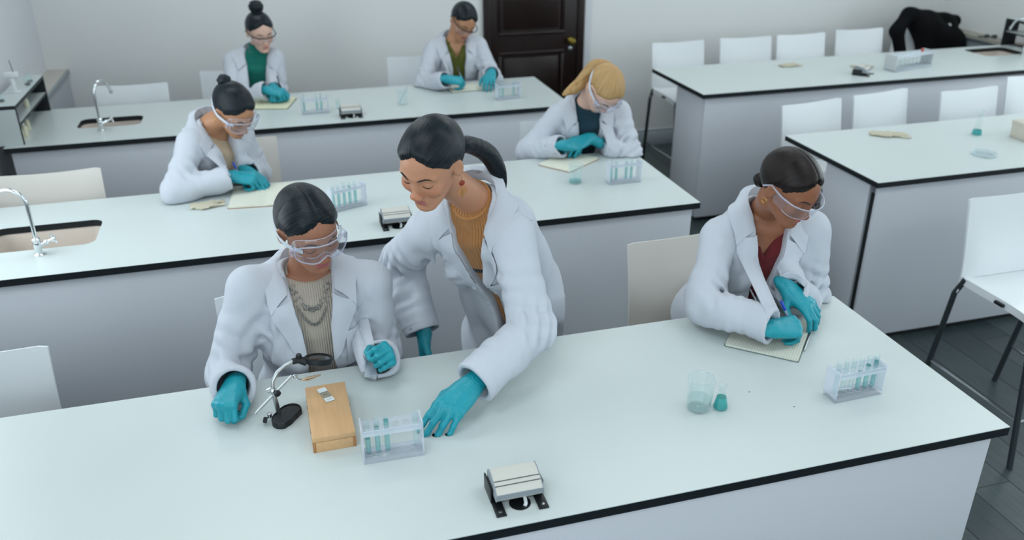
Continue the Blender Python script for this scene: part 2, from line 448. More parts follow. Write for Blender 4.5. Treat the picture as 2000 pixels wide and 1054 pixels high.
# ------------------------------------------------------------------ chairs
def chair_meshes():
    out = {}
    rows = []
    nu, nv = 16, 12
    for j in range(nv + 1):
        v = j / nv; row = []
        for i in range(nu + 1):
            u = -1 + 2 * i / nu; a = abs(u)
            hw = .222 + .016 * (1 - v) ** 3
            z0 = .665 - .075 * sstep(.80, 1, a)
            z = z0 + (1.0 - z0) * v
            z -= .012 * (1 - a * a) * v + .006 * sstep(.94, 1, a) * sstep(.9, 1, v)
            y = .165 + .090 * v ** 1.25 + .012 * math.sin(v * 3.14) - .014 * a ** 2.4 + .028 * (1 - v) ** 3 * a ** 4
            row.append((u * hw, y, z))
        rows.append(row)
    out['backrest'] = (rows, .010)
    rows = []
    for j in range(13):
        v = j / 12; row = []
        for i in range(17):
            u = -1 + 2 * i / 16; a = abs(u)
            y = -.215 + .40 * v - (.0 if v else 0)
            y += .018 * a ** 3 * (1 - v) ** 2
            z = .664 - .012 * (1 - a ** 2) * math.sin(3.14 * min(1, v * 1.05)) - .016 * (1 - v) ** 6
            row.append((u * (.222 + .006 * v), y, z))
        rows.append(row)
    out['seat'] = (rows, .032)
    return out
CH = chair_meshes()
chair_cache = {}
def solid_sheet(rows, th, m, name):
    """closed sheet of thickness th behind a grid of points"""
    nr, nc = len(rows), len(rows[0]); P = np.array(rows, float)
    du = np.gradient(P, axis=1); dv = np.gradient(P, axis=0)
    n = np.cross(du, dv); n /= np.linalg.norm(n, axis=2, keepdims=True) + 1e-12
    Q = P - n * th
    v = [tuple(p) for p in P.reshape(-1, 3)] + [tuple(p) for p in Q.reshape(-1, 3)]; o = nr * nc; f = []
    for i in range(nr - 1):
        for j in range(nc - 1):
            a, b2, c, d = i * nc + j, i * nc + j + 1, (i + 1) * nc + j + 1, (i + 1) * nc + j
            f.append((a, b2, c, d)); f.append((o + d, o + c, o + b2, o + a))
    ring = [j for j in range(nc)] + [i * nc + nc - 1 for i in range(1, nr)] + [(nr - 1) * nc + j for j in range(nc - 2, -1, -1)] + [i * nc for i in range(nr - 2, 0, -1)]
    for k in range(len(ring)):
        a, b2 = ring[k], ring[(k + 1) % len(ring)]; f.append((b2, a, o + a, o + b2))
    mb = MB().add(v, f, m)
    return mb
def chair(x, yback, label, rz=0.0, group=None, m=None, dz=0.0):
    m = m or M_CHAIR
    t = thing('lab_chair', (x, yback - .25, 0), label, 'chair', rz, group)
    if m.name not in chair_cache:
        c = {}
        for nm in ('backrest', 'seat'):
            c[nm] = solid_sheet(CH[nm][0], CH[nm][1], m, nm).mesh(nm, angle=50)
        legs = []
        for sx in (-1, 1):
            legs.append(MB().tube([(sx * .205, -.19, .64), (sx * .222, -.285, .0)], .0125, M_LEG).mesh('leg'))
            legs.append(MB().tube([(sx * .222, .165, .66), (sx * .228, .20, .58), (sx * .222, .28, 0)], .0125, M_LEG).mesh('leg'))
        c['legs'] = legs
        zr = .21; q = [(-.216, -.255, zr), (.216, -.255, zr), (.224, .25, zr), (-.224, .25, zr)]
        fb = MB()
        for k in (0, 1, 3): fb.tube([q[k], q[(k + 1) % 4]], .006, M_CHROME, n=8)
        c['footrest'] = fb.mesh('footrest')
        c['label'] = MB().box((-.2385, -.06, .640), (-.2255, -.015, .652), M_BLACK).mesh('maker_plate')
        chair_cache[m.name] = c
    c = chair_cache[m.name]
    def kid(nm, me):
        o = bpy.data.objects.new(nm, me); COL.objects.link(o); o.parent = t; return o
    kid('seat', c['seat']); kid('backrest', c['backrest'])
    for l in c['legs']: kid('leg', l)
    kid('footrest', c['footrest']); kid('maker_plate', c['label'])
    return t
random.seed(9)
for i, (x, y) in enumerate(((3.09, 6.19), (3.67, 6.20), (4.18, 6.20), (4.757, 6.255))):
    chair(x, y, ('white plastic chair behind the far right bench, %s from the door' % ('nearest', 'second', 'third', 'fourth')[i]), rz=R((1, -2, 1, -1)[i]), group='chairs behind the far right bench')
for i, (x, y, a) in enumerate(((3.075, 4.31, 9), (3.615, 4.40, 10), (4.163, 4.31, 4), (4.826, 4.50, 1))):
    chair(x, y, ('white plastic chair behind the right middle bench, %s from the aisle' % ('first', 'second', 'third', 'fourth')[i]), rz=R(a), group='chairs behind the right middle bench')
chair(2.98, 2.735, 'white high chair with dark legs standing alone in the right aisle')
chair(-.857, 5.90, 'empty white chair behind the back bench beside its sink tap', rz=R(-2))
chair(-.22, 6.16, 'white chair of the student in a green turtleneck at the back bench')
chair(-1.014, 4.19, 'cream white chair beside the middle bench sink at the left edge', m=M_CHAIR2, rz=R(2))
chair(-.24, 4.50, 'white chair beside the student leaning on her elbow at the middle bench', m=M_CHAIR2, rz=R(-5))
chair(-.943, 2.49, 'empty white chair behind the foreground bench at the lower left')
chair(-.034, 2.67, 'white chair of the seated student wearing large goggles and a necklace')
chair(1.44, 2.71, 'white chair under the student in the maroon top, behind the foreground bench', m=M_CHAIR2, rz=R(3))
chair(1.505, 4.38, 'white chair of the blonde student at the middle bench')
chair(1.05, 6.25, 'white chair of the student in the olive top beside the dark door')
chair(5.34, 6.42, 'white chair in the far right corner under the black jacket', rz=R(-35))

# ------------------------------------------------------------------ laboratory equipment
M_GLASS = clear_mat('clear glass', (0.95, 0.98, 0.98), gloss=1.0, milk=.025, milk_col=(.85, .93, .95), ior=1.5)
M_ACRYL = clear_mat('clear acrylic', (0.95, 0.96, 0.98), gloss=1.0, milk=0.16, milk_col=(0.74, 0.80, 0.88), ior=1.35)
M_ACRYLF = clear_mat('frosted acrylic', (0.95, 0.96, 0.98), gloss=1.0, milk=0.36, milk_col=(0.76, 0.82, 0.90), ior=1.35)
M_TEAL = clear_mat('pale teal liquid', (0.74, 0.92, 0.92), gloss=0.8, milk=0.16, milk_col=(0.22, 0.60, 0.60))
M_TEALD = clear_mat('teal meniscus', (0.12, 0.62, 0.58), gloss=0.6, milk=0.35, milk_col=(0.03, 0.36, 0.34))
M_TEALF = clear_mat('strong teal liquid', (0.10, 0.70, 0.70), gloss=0.8, milk=0.45, milk_col=(0.02, 0.52, 0.52))
M_WATER = clear_mat('clear water', (0.90, 0.95, 0.95), gloss=1.0, ior=1.33)
M_WHITEP = mat('white plastic', '#DDE2E3', rough=.4)
M_ALU = mat('painted aluminium', '#C4C3BC', rough=.38)
M_ALU2 = mat('grey end cap', '#8A9299', rough=.5)
M_SEAM = mat('dark seam', '#4A4F52', rough=.6)
M_WOOD = mat('pale beech wood', '#C7A075', rough=.45, noise=.14, nscale=9, stretch=(9, 1, 9), bump=.02, bscale=30)
M_WOODE = mat('end grain beech', '#A87848', rough=.55, noise=.2, nscale=30)
M_PAPER = mat('cream paper', '#D8DACB', rough=.8)
M_COVER = mat('grey book cover', '#6E7D7F', rough=.6)
M_COVERB = mat('brown book cover', '#8F5F49', rough=.6)
M_COVERD = mat('dark book cover', '#2B3234', rough=.6)
M_LATEX = clear_mat('pale latex', (0.9, 0.88, 0.8), gloss=.3, milk=.62, milk_col=(0.70, 0.66, 0.52), rough=.4)

def ruled_paper(name, axis, base='#D6D8CA', ink='#9AA6A8', pitch=0.0075):
    if name in MATS: return MATS[name]
    m = mat(name, base, rough=.8); nt = m.node_tree; b = nt.nodes['Principled BSDF']
    tc = nt.nodes.new('ShaderNodeTexCoord'); sp = nt.nodes.new('ShaderNodeSeparateXYZ')
    nt.links.new(tc.outputs['Object'], sp.inputs[0])
    d = nt.nodes.new('ShaderNodeMath'); d.operation = 'DIVIDE'; d.inputs[1].default_value = pitch
    nt.links.new(sp.outputs[axis], d.inputs[0])
    fr = nt.nodes.new('ShaderNodeMath'); fr.operation = 'FRACT'; nt.links.new(d.outputs[0], fr.inputs[0])
    lt = nt.nodes.new('ShaderNodeMath'); lt.operation = 'LESS_THAN'; lt.inputs[1].default_value = .10
    nt.links.new(fr.outputs[0], lt.inputs[0])
    mx = nt.nodes.new('ShaderNodeMix'); mx.data_type = 'RGBA'
    mx.inputs[6].default_value = lin(base); mx.inputs[7].default_value = lin(ink)
    nt.links.new(lt.outputs[0], mx.inputs[0]); nt.links.new(mx.outputs[2], b.inputs['Base Color'])
    return m
M_RULED = ruled_paper('ruled paper', 0)
M_RULEDF = ruled_paper('finely ruled paper', 1, pitch=.006)

# ---- sockets on a black bracket
def socket_box(x, y, label, rz=0.0, z=BT):
    t = thing('socket_box', (x, y, z), label, 'socket box', rz)
    prof = [(.030, .022), (.026, .028), (.026, .042), (.044, .0535), (.054, .0560), (.060, .0585), (.082, .0645), (.100, .0645), (.112, .052), (.112, .022)]
    body = MB().prism(prof, -.056, .056, M_ALU, 'x').build('housing', t, angle=20)
    for (py, pz) in ((.0575, .0578), (.0445, .0540)):
        MB().box((-.056, py - .0010, pz - .001), (.056, py + .0010, pz + .0006), M_SEAM).build('seam', body, smooth=False)
    MB().prism([(.0262, .0275), (.0253, .028), (.0253, .0418), (.0262, .0425)], -.056, .056, M_ALU2, 'x').build('front_strip', body)
    big = [(py + (py - .07) * .03, pz + (pz - .05) * .03) for py, pz in prof]
    for sx in (-1, 1):
        MB().prism(big, sx * .056, sx * .0585, M_ALU2, 'x').build('end_cap', t, angle=20)
        f = MB().box((sx * .052 - .0125, 0, 0), (sx * .052 + .0125, .118, .004), M_BLACK, b=.001)
        f.box((sx * .0635 - .002, .052, .0), (sx * .0635 + .002, .118, .042), M_BLACK, b=.001)
        fo = f.build('foot', t)
        MB().lathe([(.0045, .004), (.0045, .0055), (.002, .006), (0, .006)], M_STEEL, c=(sx * .052, .013, 0), n=12).build('screw', fo)
    MB().box((-.052, .050, .004), (.052, .105, .022), M_BLACK).build('under_tray', t)
    MB().lathe([(.026, .0004), (.026, .0016), (.023, .0018), (.022, .0010), (0, .0008)], M_BLACK, c=(.002, .036, 0), n=28).build('cable_hole', t)
    MB().tube([(.012, .052, .016), (.016, .040, .010), (.014, .026, .0052), (.010, .020, .003)], .0045, M_WHITEP, n=10, flat=.8).build('cable', t)
    return t
socket_box(.453, 1.515, 'white power socket box on black feet at the foreground bench front edge')
socket_box(.443, 3.292, 'white power socket box on black feet at the middle bench edge beside the standing woman')
socket_box(.446, 5.042, 'white power socket box on black feet on the back bench')
socket_box(4.07, 5.13, 'grey socket box on black feet on the far right bench beside the white tube rack', rz=R(38))

# ---- test tube racks and their tubes
ORD = ['first', 'second', 'third', 'fourth', 'fifth', 'sixth', 'seventh', 'eighth', 'ninth', 'tenth']
def plate_with_holes(L, D, th, n, r, m):
    b = MB(); w = L / n; k = 20
    for i in range(n):
        cx = -L / 2 + w * (i + .5)
        circ = [(cx + r * math.cos(2 * math.pi * j / k), r * math.sin(2 * math.pi * j / k)) for j in range(k)]
        sq = []
        for j in range(k):
            a = 2 * math.pi * j / k; dx, dy = math.cos(a), math.sin(a)
            tt = min((w / 2) / abs(dx) if abs(dx) > 1e-9 else 1e9, (D / 2) / abs(dy) if abs(dy) > 1e-9 else 1e9)
            sq.append((cx + dx * tt, dy * tt))
        corn = [(cx + w / 2, D / 2), (cx - w / 2, D / 2), (cx - w / 2, -D / 2), (cx + w / 2, -D / 2)]
        def sd(p):
            return 'r' if abs(p[0] - cx - w / 2) < 1e-6 else 'l' if abs(p[0] - cx + w / 2) < 1e-6 else 't' if p[1] > 0 else 'b'
        cm = {('r', 't'): corn[0], ('t', 'l'): corn[1], ('l', 'b'): corn[2], ('b', 'r'): corn[3]}
        for z in (th / 2, -th / 2):
            for j in range(k):
                a, c = circ[j], circ[(j + 1) % k]; q = [a, sq[j]]; s0 = sd(sq[j]); s1 = sd(sq[(j + 1) % k])
                while s0 != s1:
                    nx = {'r': 't', 't': 'l', 'l': 'b', 'b': 'r'}[s0]; q.append(cm[(s0, nx)]); s0 = nx
                q += [sq[(j + 1) % k], c]
                b.add([(p[0], p[1], z) for p in q], [tuple(range(len(q)))], m)
        b.add([(p[0], p[1], th / 2) for p in circ] + [(p[0], p[1], -th / 2) for p in circ], [(j, (j + 1) % k, k + (j + 1) % k, k + j) for j in range(k)], m)
    l2, d2 = L / 2, D / 2
    c = [(-l2, -d2), (l2, -d2), (l2, d2), (-l2, d2)]
    b.add([(p[0], p[1], th / 2) for p in c] + [(p[0], p[1], -th / 2) for p in c], [(j, (j + 1) % 4, 4 + (j + 1) % 4, 4 + j) for j in range(4)], m)
    return b
TR, TH = .0075, .105
tube_me = {}
def test_tube(loc, fill, label, group, cap=None, tilt=0.0, teal=M_TEAL, r=TR, h=TH):
    t = thing('test_tube', loc, label, 'test tube', group=group)
    t.rotation_euler = (0, tilt, 0)
    key = (r, h)
    if key not in tube_me:
        p = [(0, .0)] + [(r * math.sin(R(a)), r - r * math.cos(R(a))) for a in (25, 50, 75, 90)] + [(r, h - .003), (r + .0012, h - .001), (r + .0006, h), (r - .0006, h - .001), (r - .0007, h - .004), (r - .0009, r)]
        tube_me[key] = MB().lathe(p, M_GLASS, n=18, cap=False).mesh('glass_wall')
    o = bpy.data.objects.new('glass_wall', tube_me[key]); COL.objects.link(o); o.parent = t
    if fill > 0:
        ri = r - .0013; zt = r + (h - r) * fill
        p = [(0, .0012)] + [(ri * math.sin(R(a)), .0012 + ri - ri * math.cos(R(a))) for a in (25, 50, 75, 90)] + [(ri, zt - .001)]
        q = MB().lathe(p, teal, n=16, cap=False).build('liquid', t)
        MB().lathe([(ri, zt - .003), (ri * .999, zt), (ri * .7, zt - .0012), (0, zt - .0014)], M_TEALD, n=16, cap=False).build('meniscus', q)
    if cap:
        MB().lathe([(r + .002, h - .012), (r + .002, h + .008), (r, h + .010), (0, h + .010)], cap, n=16).build('cap', t)
    return t
def rack(x, y, rz, L, D, H, n, tubes, label, where, solid=False, m=None, mf=None, end=None):
    t = thing('test_tube_rack', (x, y, BT), label, 'tube rack', rz)
    m = m or M_ACRYL; mf = mf or M_ACRYLF; end = end or mf
    MB().box((-L / 2, -D / 2, 0), (L / 2, D / 2, .012), mf, b=.001).build('base', t)
    po = plate_with_holes(L - .008, D - .004, .006, n, TR + .0012, m).build('top_plate', t, smooth=False); po.location = (0, 0, H - .012)
    MB().box((-L / 2 + .004, -D / 2 + .002, H - .024), (L / 2 - .004, -D / 2 + .005, H - .008), mf).build('top_rail', t, smooth=False)
    for sx in (-1, 1):
        MB().box((sx * L / 2 - (.004 if sx > 0 else 0), -D / 2, .0125), (sx * L / 2 + (.004 if sx < 0 else 0), D / 2, H), end, b=.0006).build('end_plate', t)
    for i in range(n):
        b = MB().lathe([(TR + .004, .0122), (TR + .004, .0132), (TR + .002, .0132), (TR + .002, .0122)], mf, c=(-L / 2 + .004 + (L - .008) / n * (i + .5), 0, 0), n=18, cap=False)
        b.build('tube_seat', t)
    w = (L - .008) / n; M = Matrix.Translation((x, y, BT)) @ Matrix.Rotation(rz, 4, 'Z')
    for i, fl_, *cp in tubes:
        p = M @ Vector((-L / 2 + .004 + w * (i + .5), 0, .0125))
        txt = 'empty test tube' if fl_ <= 0 else 'nearly full teal test tube' if fl_ > .7 else 'half full teal test tube'
        if cp and cp[0]: txt = 'red-capped test tube'
        test_tube(p, fl_, '%s, %s slot from left, rack %s' % (txt, ORD[i], where), 'test tubes in the rack ' + where, cap=cp[0] if cp else None)
    return t
M_RED = mat('red cap', '#B5493A', rough=.5)
rack(.1935, 1.823, R(-1), .156, .056, .105, 6, [(0, .42), (1, .72), (2, .90), (5, 0)], 'clear acrylic test tube rack held by the standing woman on the foreground bench', 'under her gloved hand')
rack(1.50, 1.733, R(2), .160, .056, .098, 6, [(0, .52), (1, 0), (2, 0), (3, .55), (4, .72), (5, .80)], 'clear acrylic test tube rack at the right end of the foreground bench', 'at the foreground right', end=M_ACRYLF)
rack(.268, 3.61, R(20), .165, .056, .105, 6, [(0, .58), (1, .60), (2, .62), (3, .75), (4, .62)], 'clear acrylic rack of teal tubes on the middle bench, behind the goggled student', 'behind the goggled student')
rack(1.557, 3.578, R(0), .160, .056, .105, 6, [(0, .60), (1, .66), (3, .72), (4, .66)], 'clear acrylic test tube rack at the right end of the middle bench', 'at the middle bench end')
rack(.247, 5.235, R(2), .160, .056, .10, 6, [(0, .62), (3, .6), (4, .68)], 'faint clear test tube rack on the back bench beside the socket box', 'beside the back socket box')
rack(1.455, 5.24, R(8), .160, .056, .10, 6, [(0, .7), (1, .7), (4, .7)], 'faint clear test tube rack at the right end of the back bench', 'at the back bench end')
M_RACKW = mat('white rack plastic', '#C3C8CA', rough=.5)
rack(4.47, 5.26, R(14), .40, .10, .115, 9, [(0, 0), (1, 0), (2, 0), (3, 0), (4, 0), (5, 0), (6, 0), (7, 0, M_RED), (8, 0)], 'large white test tube rack on the far right bench', 'on the far right bench', m=M_ACRYLF, mf=M_ACRYLF, end=M_RACKW)

# ---- glassware
def beaker(x, y, r, h, label, water=0.0, wm=None, tint=None):
    t = thing('beaker', (x, y, BT), label, 'beaker')
    p = [(0, .0008), (r * .88, .0008), (r * .97, .004), (r, .010), (r, h - .008), (r * 1.03, h - .003), (r * 1.07, h), (r * 1.04, h + .0005), (r * .985, h - .006), (r * .96, .012), (r * .9, .006), (0, .004)]
    rows = []; n = 36
    for (pr, pz) in p:
        row = []
        for j in range(n):
            a = 2 * math.pi * j / n; q = pr
            if pz > h - .01: q = pr + .008 * math.exp(-((a - math.pi * 1.75) / .22) ** 2)
            row.append((q * math.cos(a), q * math.sin(a), pz))
        rows.append(row)
    MB().grid(rows, M_GLASS, close=True).build('glass_wall', t, angle=60)
    MB().tube([(r * 1.07 * math.cos(2 * math.pi * j / n) * (1 + (.11 if j in (31, 32) else 0)), r * 1.07 * math.sin(2 * math.pi * j / n) * (1 + (.11 if j in (31, 32) else 0)), h) for j in range(n + 1)], .0015, clear_mat('glass rim', (.75, .82, .85), milk=.4), n=6).build('rim', t)
    if water:
        wr = r * .955
        MB().lathe([(0, .005), (wr * .9, .005), (wr, .013), (wr, water), (wr * .97, water - .0012), (0, water - .0016)], wm or M_WATER, n=32, cap=False).build('liquid', t)
    return t
beaker(1.043, 1.79, .034, .100, 'glass beaker holding a little clear water on the foreground bench', water=.036)
beaker(1.335, 3.63, .031, .092, 'glass beaker with a trace of blue liquid before the blonde student', water=.010, wm=M_TEAL)
bk = beaker(.785, 5.285, .030, .085, 'small glass beaker with a glass rod on the back bench')
MB().tube([(-.02, .0, .01), (.035, -.005, .112)], .003, clear_mat('glass rod', (.55, .62, .68), milk=.4), n=8).build('stirring_rod', bk)
cyl = thing('glass_vial', (.388, 5.31, BT), 'small clear glass vial left of the socket box on the back bench', 'vial')
MB().lathe([(0, .001), (.014, .001), (.015, .003), (.015, .05), (.0165, .052), (.013, .05), (.013, .004), (0, .003)], M_GLASS, n=20, cap=False).build('glass_wall', cyl)

def flask(x, y, rb, h, label, fill, liquid=M_TEALF, z=BT):
    t = thing('conical_flask', (x, y, z), label, 'flask')
    rn = rb * .52
    prof = [(0, .001), (rb * .9, .001), (rb, .005), (rb * .985, .010), (rn * 1.05, h * .68), (rn, h * .74), (rn, h * .96), (rn * 1.18, h), (rn * 1.1, h), (rn * .92, h * .95)]
    MB().lathe(prof, M_GLASS, n=28, cap=False).build('glass_wall', t, angle=60)
    MB().tube([(rn * 1.16 * math.cos(2 * math.pi * j / 24), rn * 1.16 * math.sin(2 * math.pi * j / 24), h) for j in range(25)], .0010, clear_mat('glass rim', (.75, .82, .85), milk=.3), n=6).build('rim', t)
    zt = h * fill; rt = rb + (rn * 1.05 - rb) * (zt - .01) / (h * .68 - .01)
    q = MB().lathe([(0, .003), (rb * .92, .003), (rb * .955, .010), (rt * .95, zt)], liquid, n=24, cap=False).build('liquid', t)
    MB().lathe([(rt * .95, zt), (rt * .8, zt - .001), (0, zt - .001)], M_TEALD, n=24, cap=False).build('meniscus', q)
    return t
flask(1.104, 1.775, .0205, .074, 'small conical flask of bright teal liquid beside the foreground beaker', .50)
flask(3.722, 3.745, .026, .135, 'small flask of teal liquid with a tall neck on the right middle bench', .20)
pd = thing('petri_dish', (3.49, 3.435, BT), 'shallow clear glass petri dish on the right middle bench', 'petri dish')
MB().lathe([(0, .001), (.058, .001), (.060, .002), (.060, .016), (.0585, .016), (.058, .004), (0, .003)], clear_mat('petri glass', (.9, .94, .95), milk=.10), n=40, cap=False).build('dish', pd)
MB().lathe([(.060, .0155), (.0612, .016), (.060, .0168), (.0588, .016), (.060, .0155)], M_ACRYLF, n=40, cap=False).build('rim', pd)
cb = thing('specimen_box', (3.93, 3.60, BT), 'cream cardboard box at the right edge of the right middle bench', 'box')
MB().box((-.06, -.07, 0), (.10, .07, .09), mat('cream card', '#C9C3B6', rough=.7), b=.003).build('carton', cb)
MB().box((-.062, -.072, .07), (.102, .072, .093), mat('cream card', '#C9C3B6'), b=.002).build('lid', cb)

# ---- wooden slide box with two microscope slides on it
wb_ = thing('wooden_box', (.050, 2.004, BT), 'pale wooden microscope slide box between the magnifier and the tube rack', 'wooden box', R(.5))
MB().box((-.050, -.1225, .004), (.050, .1225, .030), M_WOOD, b=.001).build('body', wb_)
MB().box((-.0555, -.1235, .0305), (.0555, .1245, .046), M_WOOD, b=.0016).build('lid', wb_)
for sx in (-1, 1):
    MB().box((sx * .0515 - .004, -.1235, .0), (sx * .0515 + .004, .1235, .0300), M_WOODE, b=.0008).build('side_board', wb_)
MB().box((-.0475, -.1240, .0), (.0475, -.1180, .0300), M_WOOD, b=.0008).build('front_board', wb_)
for yy in (-.06, .055):
    MB().box((-.0572, yy - .008, .022), (-.0553, yy + .008, .040), M_STEEL, b=.0005).build('hinge', wb_)
MB().tube(arc((.0572, .03, .031), .006, 0, 2 * math.pi, 14, (0, 1, 0), (0, 0, 1)), .0012, M_STEEL, n=6).build('clasp', wb_)
M_SLIDE = clear_mat('slide glass', (.85, .9, .9), gloss=.8, milk=.12, milk_col=(.7, .76, .76))
M_SLABEL = mat('white slide label', '#D5DBDC', rough=.5)
M_SPEC = mat('brown specimen', '#6A4630', rough=.6)
def slide(x, y, rz, label, spec):
    t = thing('microscope_slide', (x, y, BT + .0462 + (.0014 if not spec else 0)), label, 'slide', rz, 'microscope slides')
    MB().box((-.0125, -.037, 0), (.0125, .037, .0012), M_SLIDE).build('glass', t, smooth=False)
    MB().box((-.0122, .016, .0012), (.0122, .0368, .0015), M_SLABEL).build('paper_label', t, smooth=False)
    l2 = MB().box((-.0122, -.0368, .0012), (.0122, -.016, .0015), M_SLABEL).build('paper_label', t, smooth=False)
    for k in range(4):
        MB().box((-.006 + .004 * k - .0004, -.031, .00152), (-.006 + .004 * k + .0004, -.020 - .002 * (k % 2), .0016), M_SEAM).build('written_line', l2, smooth=False)
    if spec:
        for (a, b_, s_) in ((-.003, .003, .002), (.002, -.002, .0016), (.0045, .004, .001)):
            MB().lathe([(s_, .0012), (s_ * .8, .0016), (0, .0017)], M_SPEC, c=(a, b_, 0), n=10).build('specimen', t)
slide(.047, 2.073, R(17), 'microscope slide with brown specimen and white labels on the wooden box', True)

# ---- helping hand magnifier
mg = thing('magnifier_stand', (-.078, 2.06, BT), 'magnifying lamp stand with black base and clip beside the wooden box', 'magnifier')
def lobe(n=48):
    pts = []
    for j in range(n):
        a = 2 * math.pi * j / n; c, s = math.cos(a), math.sin(a)
        r_ = .041 + .010 * math.cos(2 * (a - R(55))) ; r_ -= .005 * (math.cos(a - R(-40)) > .6)
        pts.append((r_ * c * .98, r_ * s * .98))
    return pts
lb = lobe()
b_ = MB(); n_ = len(lb)
rows = [[(x * s_ + .015, y * s_ - .005, z) for x, y in lb] for s_, z in ((.97, 0), (1, .001), (1, .017), (.985, .0185), (.94, .0187), (.93, .0155), (.0, .0150))]
b_.grid(rows, M_BLACK, close=True); base_o = b_.build('base', mg)
MB().lathe([(.006, .0), (.006, .012), (.0035, .0125), (0, .0125)], M_STEEL, c=(-.030, -.005, .015), n=14).build('post_socket', mg)
MB().lathe([(.0085, 0), (.0085, .008), (.006, .010), (0, .010)], M_BLACK, M=Matrix.Translation((-.038, -.014, .012)) @ Matrix.Rotation(R(-70), 4, 'Y'), n=14).build('thumb_screw', mg)
MB().tube([(-.006, .006, .015), (-.008, .000, .050), (-.012, -.010, .098)], [.0062, .0068, .0052], M_STEEL, n=14).build('post', mg)
j0 = Vector((-.012, -.010, .102))
bj = MB().lathe([(0, -.009), (.007, -.006), (.009, 0), (.007, .006), (0, .009)], M_CHROME, c=j0, n=14).build('ball_joint', mg)
MB().lathe([(.009, 0), (.009, .007), (.006, .009), (0, .009)], M_BLACK, M=Matrix.Translation(j0 + Vector((.010, -.010, -.004))) @ Matrix.Rotation(R(100), 4, 'X') @ Matrix.Rotation(R(25), 4, 'Y'), n=14).build('knob', bj)
MB().tube([(-.024, -.004, .098), (-.012, -.010, .106)], .0075, M_CHROME, n=12).build('clamp', bj)
MB().tube([j0, j0 + Vector((.004, .004, .026)), j0 + Vector((.018, .012, .046)), j0 + Vector((.038, .022, .057)), j0 + Vector((.064, .034, .060))], .0050, M_STEEL, n=12).build('gooseneck', mg)
rod0 = Vector((-.060, -.028, .052)); rod1 = Vector((.042, .006, .128))
MB().tube([rod0, rod0.lerp(rod1, .55), rod1], .0032, M_STEEL, n=10).build('cross_rod', mg)
MB().tube([rod0 + (rod0 - rod1) * .03, rod0], [.0035, .0022], M_CHROME, n=10).build('rod_tip', mg)
cj = Vector((.050, .010, .122))
MB().lathe([(0, -.007), (.0055, -.004), (.0065, 0), (.0055, .004), (0, .007)], M_CHROME, c=cj, n=12).build('clip_joint', mg)
MB().tube([cj, cj + Vector((.006, -.004, -.010)), cj + Vector((.016, -.004, -.012))], .0032, M_CHROME, n=10).build('clip_arm', mg)
ck = cj + Vector((.016, -.004, -.012))
for sgn in (1, -1):
    MB().tube([ck, ck + Vector((.018, 0, .004 * sgn + .001)), ck + Vector((.052, .002, .0012 * sgn + .006))], [.0034, .0036, .0010], mat('copper clip', '#B9A184', rough=.3, metal=1), n=8, flat=.7).build('clip_jaw', mg)
lc = Vector((.118, .030, .156)); Lm = Matrix.Translation(lc) @ Matrix.Rotation(R(8), 4, 'Y') @ Matrix.Rotation(R(-14), 4, 'X')
MB().tube([j0 + Vector((.060, .032, .060)), j0 + Vector((.075, .036, .060)), lc + Vector((-.034, -.004, -.002))], [.0085, .0095, .013], M_BLACK, n=14).build('lens_handle', mg)
MB().lathe([(.008, 0), (.008, .008), (.006, .010), (0, .010)], M_BLACK, c=j0 + Vector((.078, .036, .068)), n=14).build('hinge_knob', mg)
MB().lathe([(.036, -.004), (.038, -.0045), (.0385, .004), (.036, .0048), (.0335, .004), (.0335, -.004), (.036, -.004)], M_BLACK, M=Lm, n=40, cap=False).build('lens_ring', mg)
MB().lathe([(.030, -.014), (.036, -.012), (.0375, -.0045), (.034, -.0045), (.030, -.0125)], M_BLACK, M=Lm, n=40, cap=False).build('lamp_housing', mg)
MB().lathe([(.0335, 0), (.025, .0024), (.012, .0038), (0, .0042)], clear_mat('lens glass', (.9, .94, .95), gloss=1, ior=1.6), M=Lm, n=32, cap=False).build('lens', mg)

# ---- notebooks
def notebook(corners, label, cover, paper=None, th=.009, split=None, z=BT):
    """corners: four points of the open book on the bench, anticlockwise; split = gutter as a share between sides 0-1 and 3-2"""
    c = [Vector((x, y, 0)) for x, y in corners]; o = (c[0] + c[2]) / 2
    ax = (c[1] - c[0]); w = ax.length; ang = math.atan2(ax.y, ax.x); dpt = (c[3] - c[0]).length
    t = thing('notebook', (o.x, o.y, z), label, 'notebook', ang)
    hw, hd = w / 2, dpt / 2
    poly = rrect(-hw, hw, -hd, hd, .008, 4)
    MB().prism(poly, 0, .0022, cover, 'z').build('cover', t)
    pm = paper or M_RULED
    if split is None:
        MB().prism(rrect(-hw + .003, hw - .003, -hd + .003, hd - .003, .007, 4), .0023, th, pm, 'z').build('page_block', t)
    else:
        for (a, b2) in ((-hw + .003, 0), (0, hw - .003)):
            rows = []
            for i in range(9):
                u = i / 8; x = a + (b2 - a) * u; g = abs(x) / hw
                rows.append([(x, -hd + .003, .0023 + th * (.25 + .75 * min(1, g * 5)) * (1 - .35 * g)), (x, hd - .003, .0023 + th * (.25 + .75 * min(1, g * 5)) * (1 - .35 * g))])
            bb = MB().grid(rows, pm)
            bb.add([r_[0] for r_ in rows] + [(r_[0][0], r_[0][1], .0023) for r_ in rows], [(i, i + 1, 9 + i + 1, 9 + i) for i in range(8)], M_PAPER)
            bb.add([r_[1] for r_ in rows] + [(r_[1][0], r_[1][1], .0023) for r_ in rows], [(i, i + 1, 9 + i + 1, 9 + i) for i in range(8)], M_PAPER)
            e0 = 0 if a < -hw / 2 else 8
            r_ = rows[e0]; bb.add([r_[0], r_[1], (r_[1][0], r_[1][1], .0023), (r_[0][0], r_[0][1], .0023)], [(0, 1, 2, 3)], M_PAPER)
            bb.build('page_block', t)
    return t
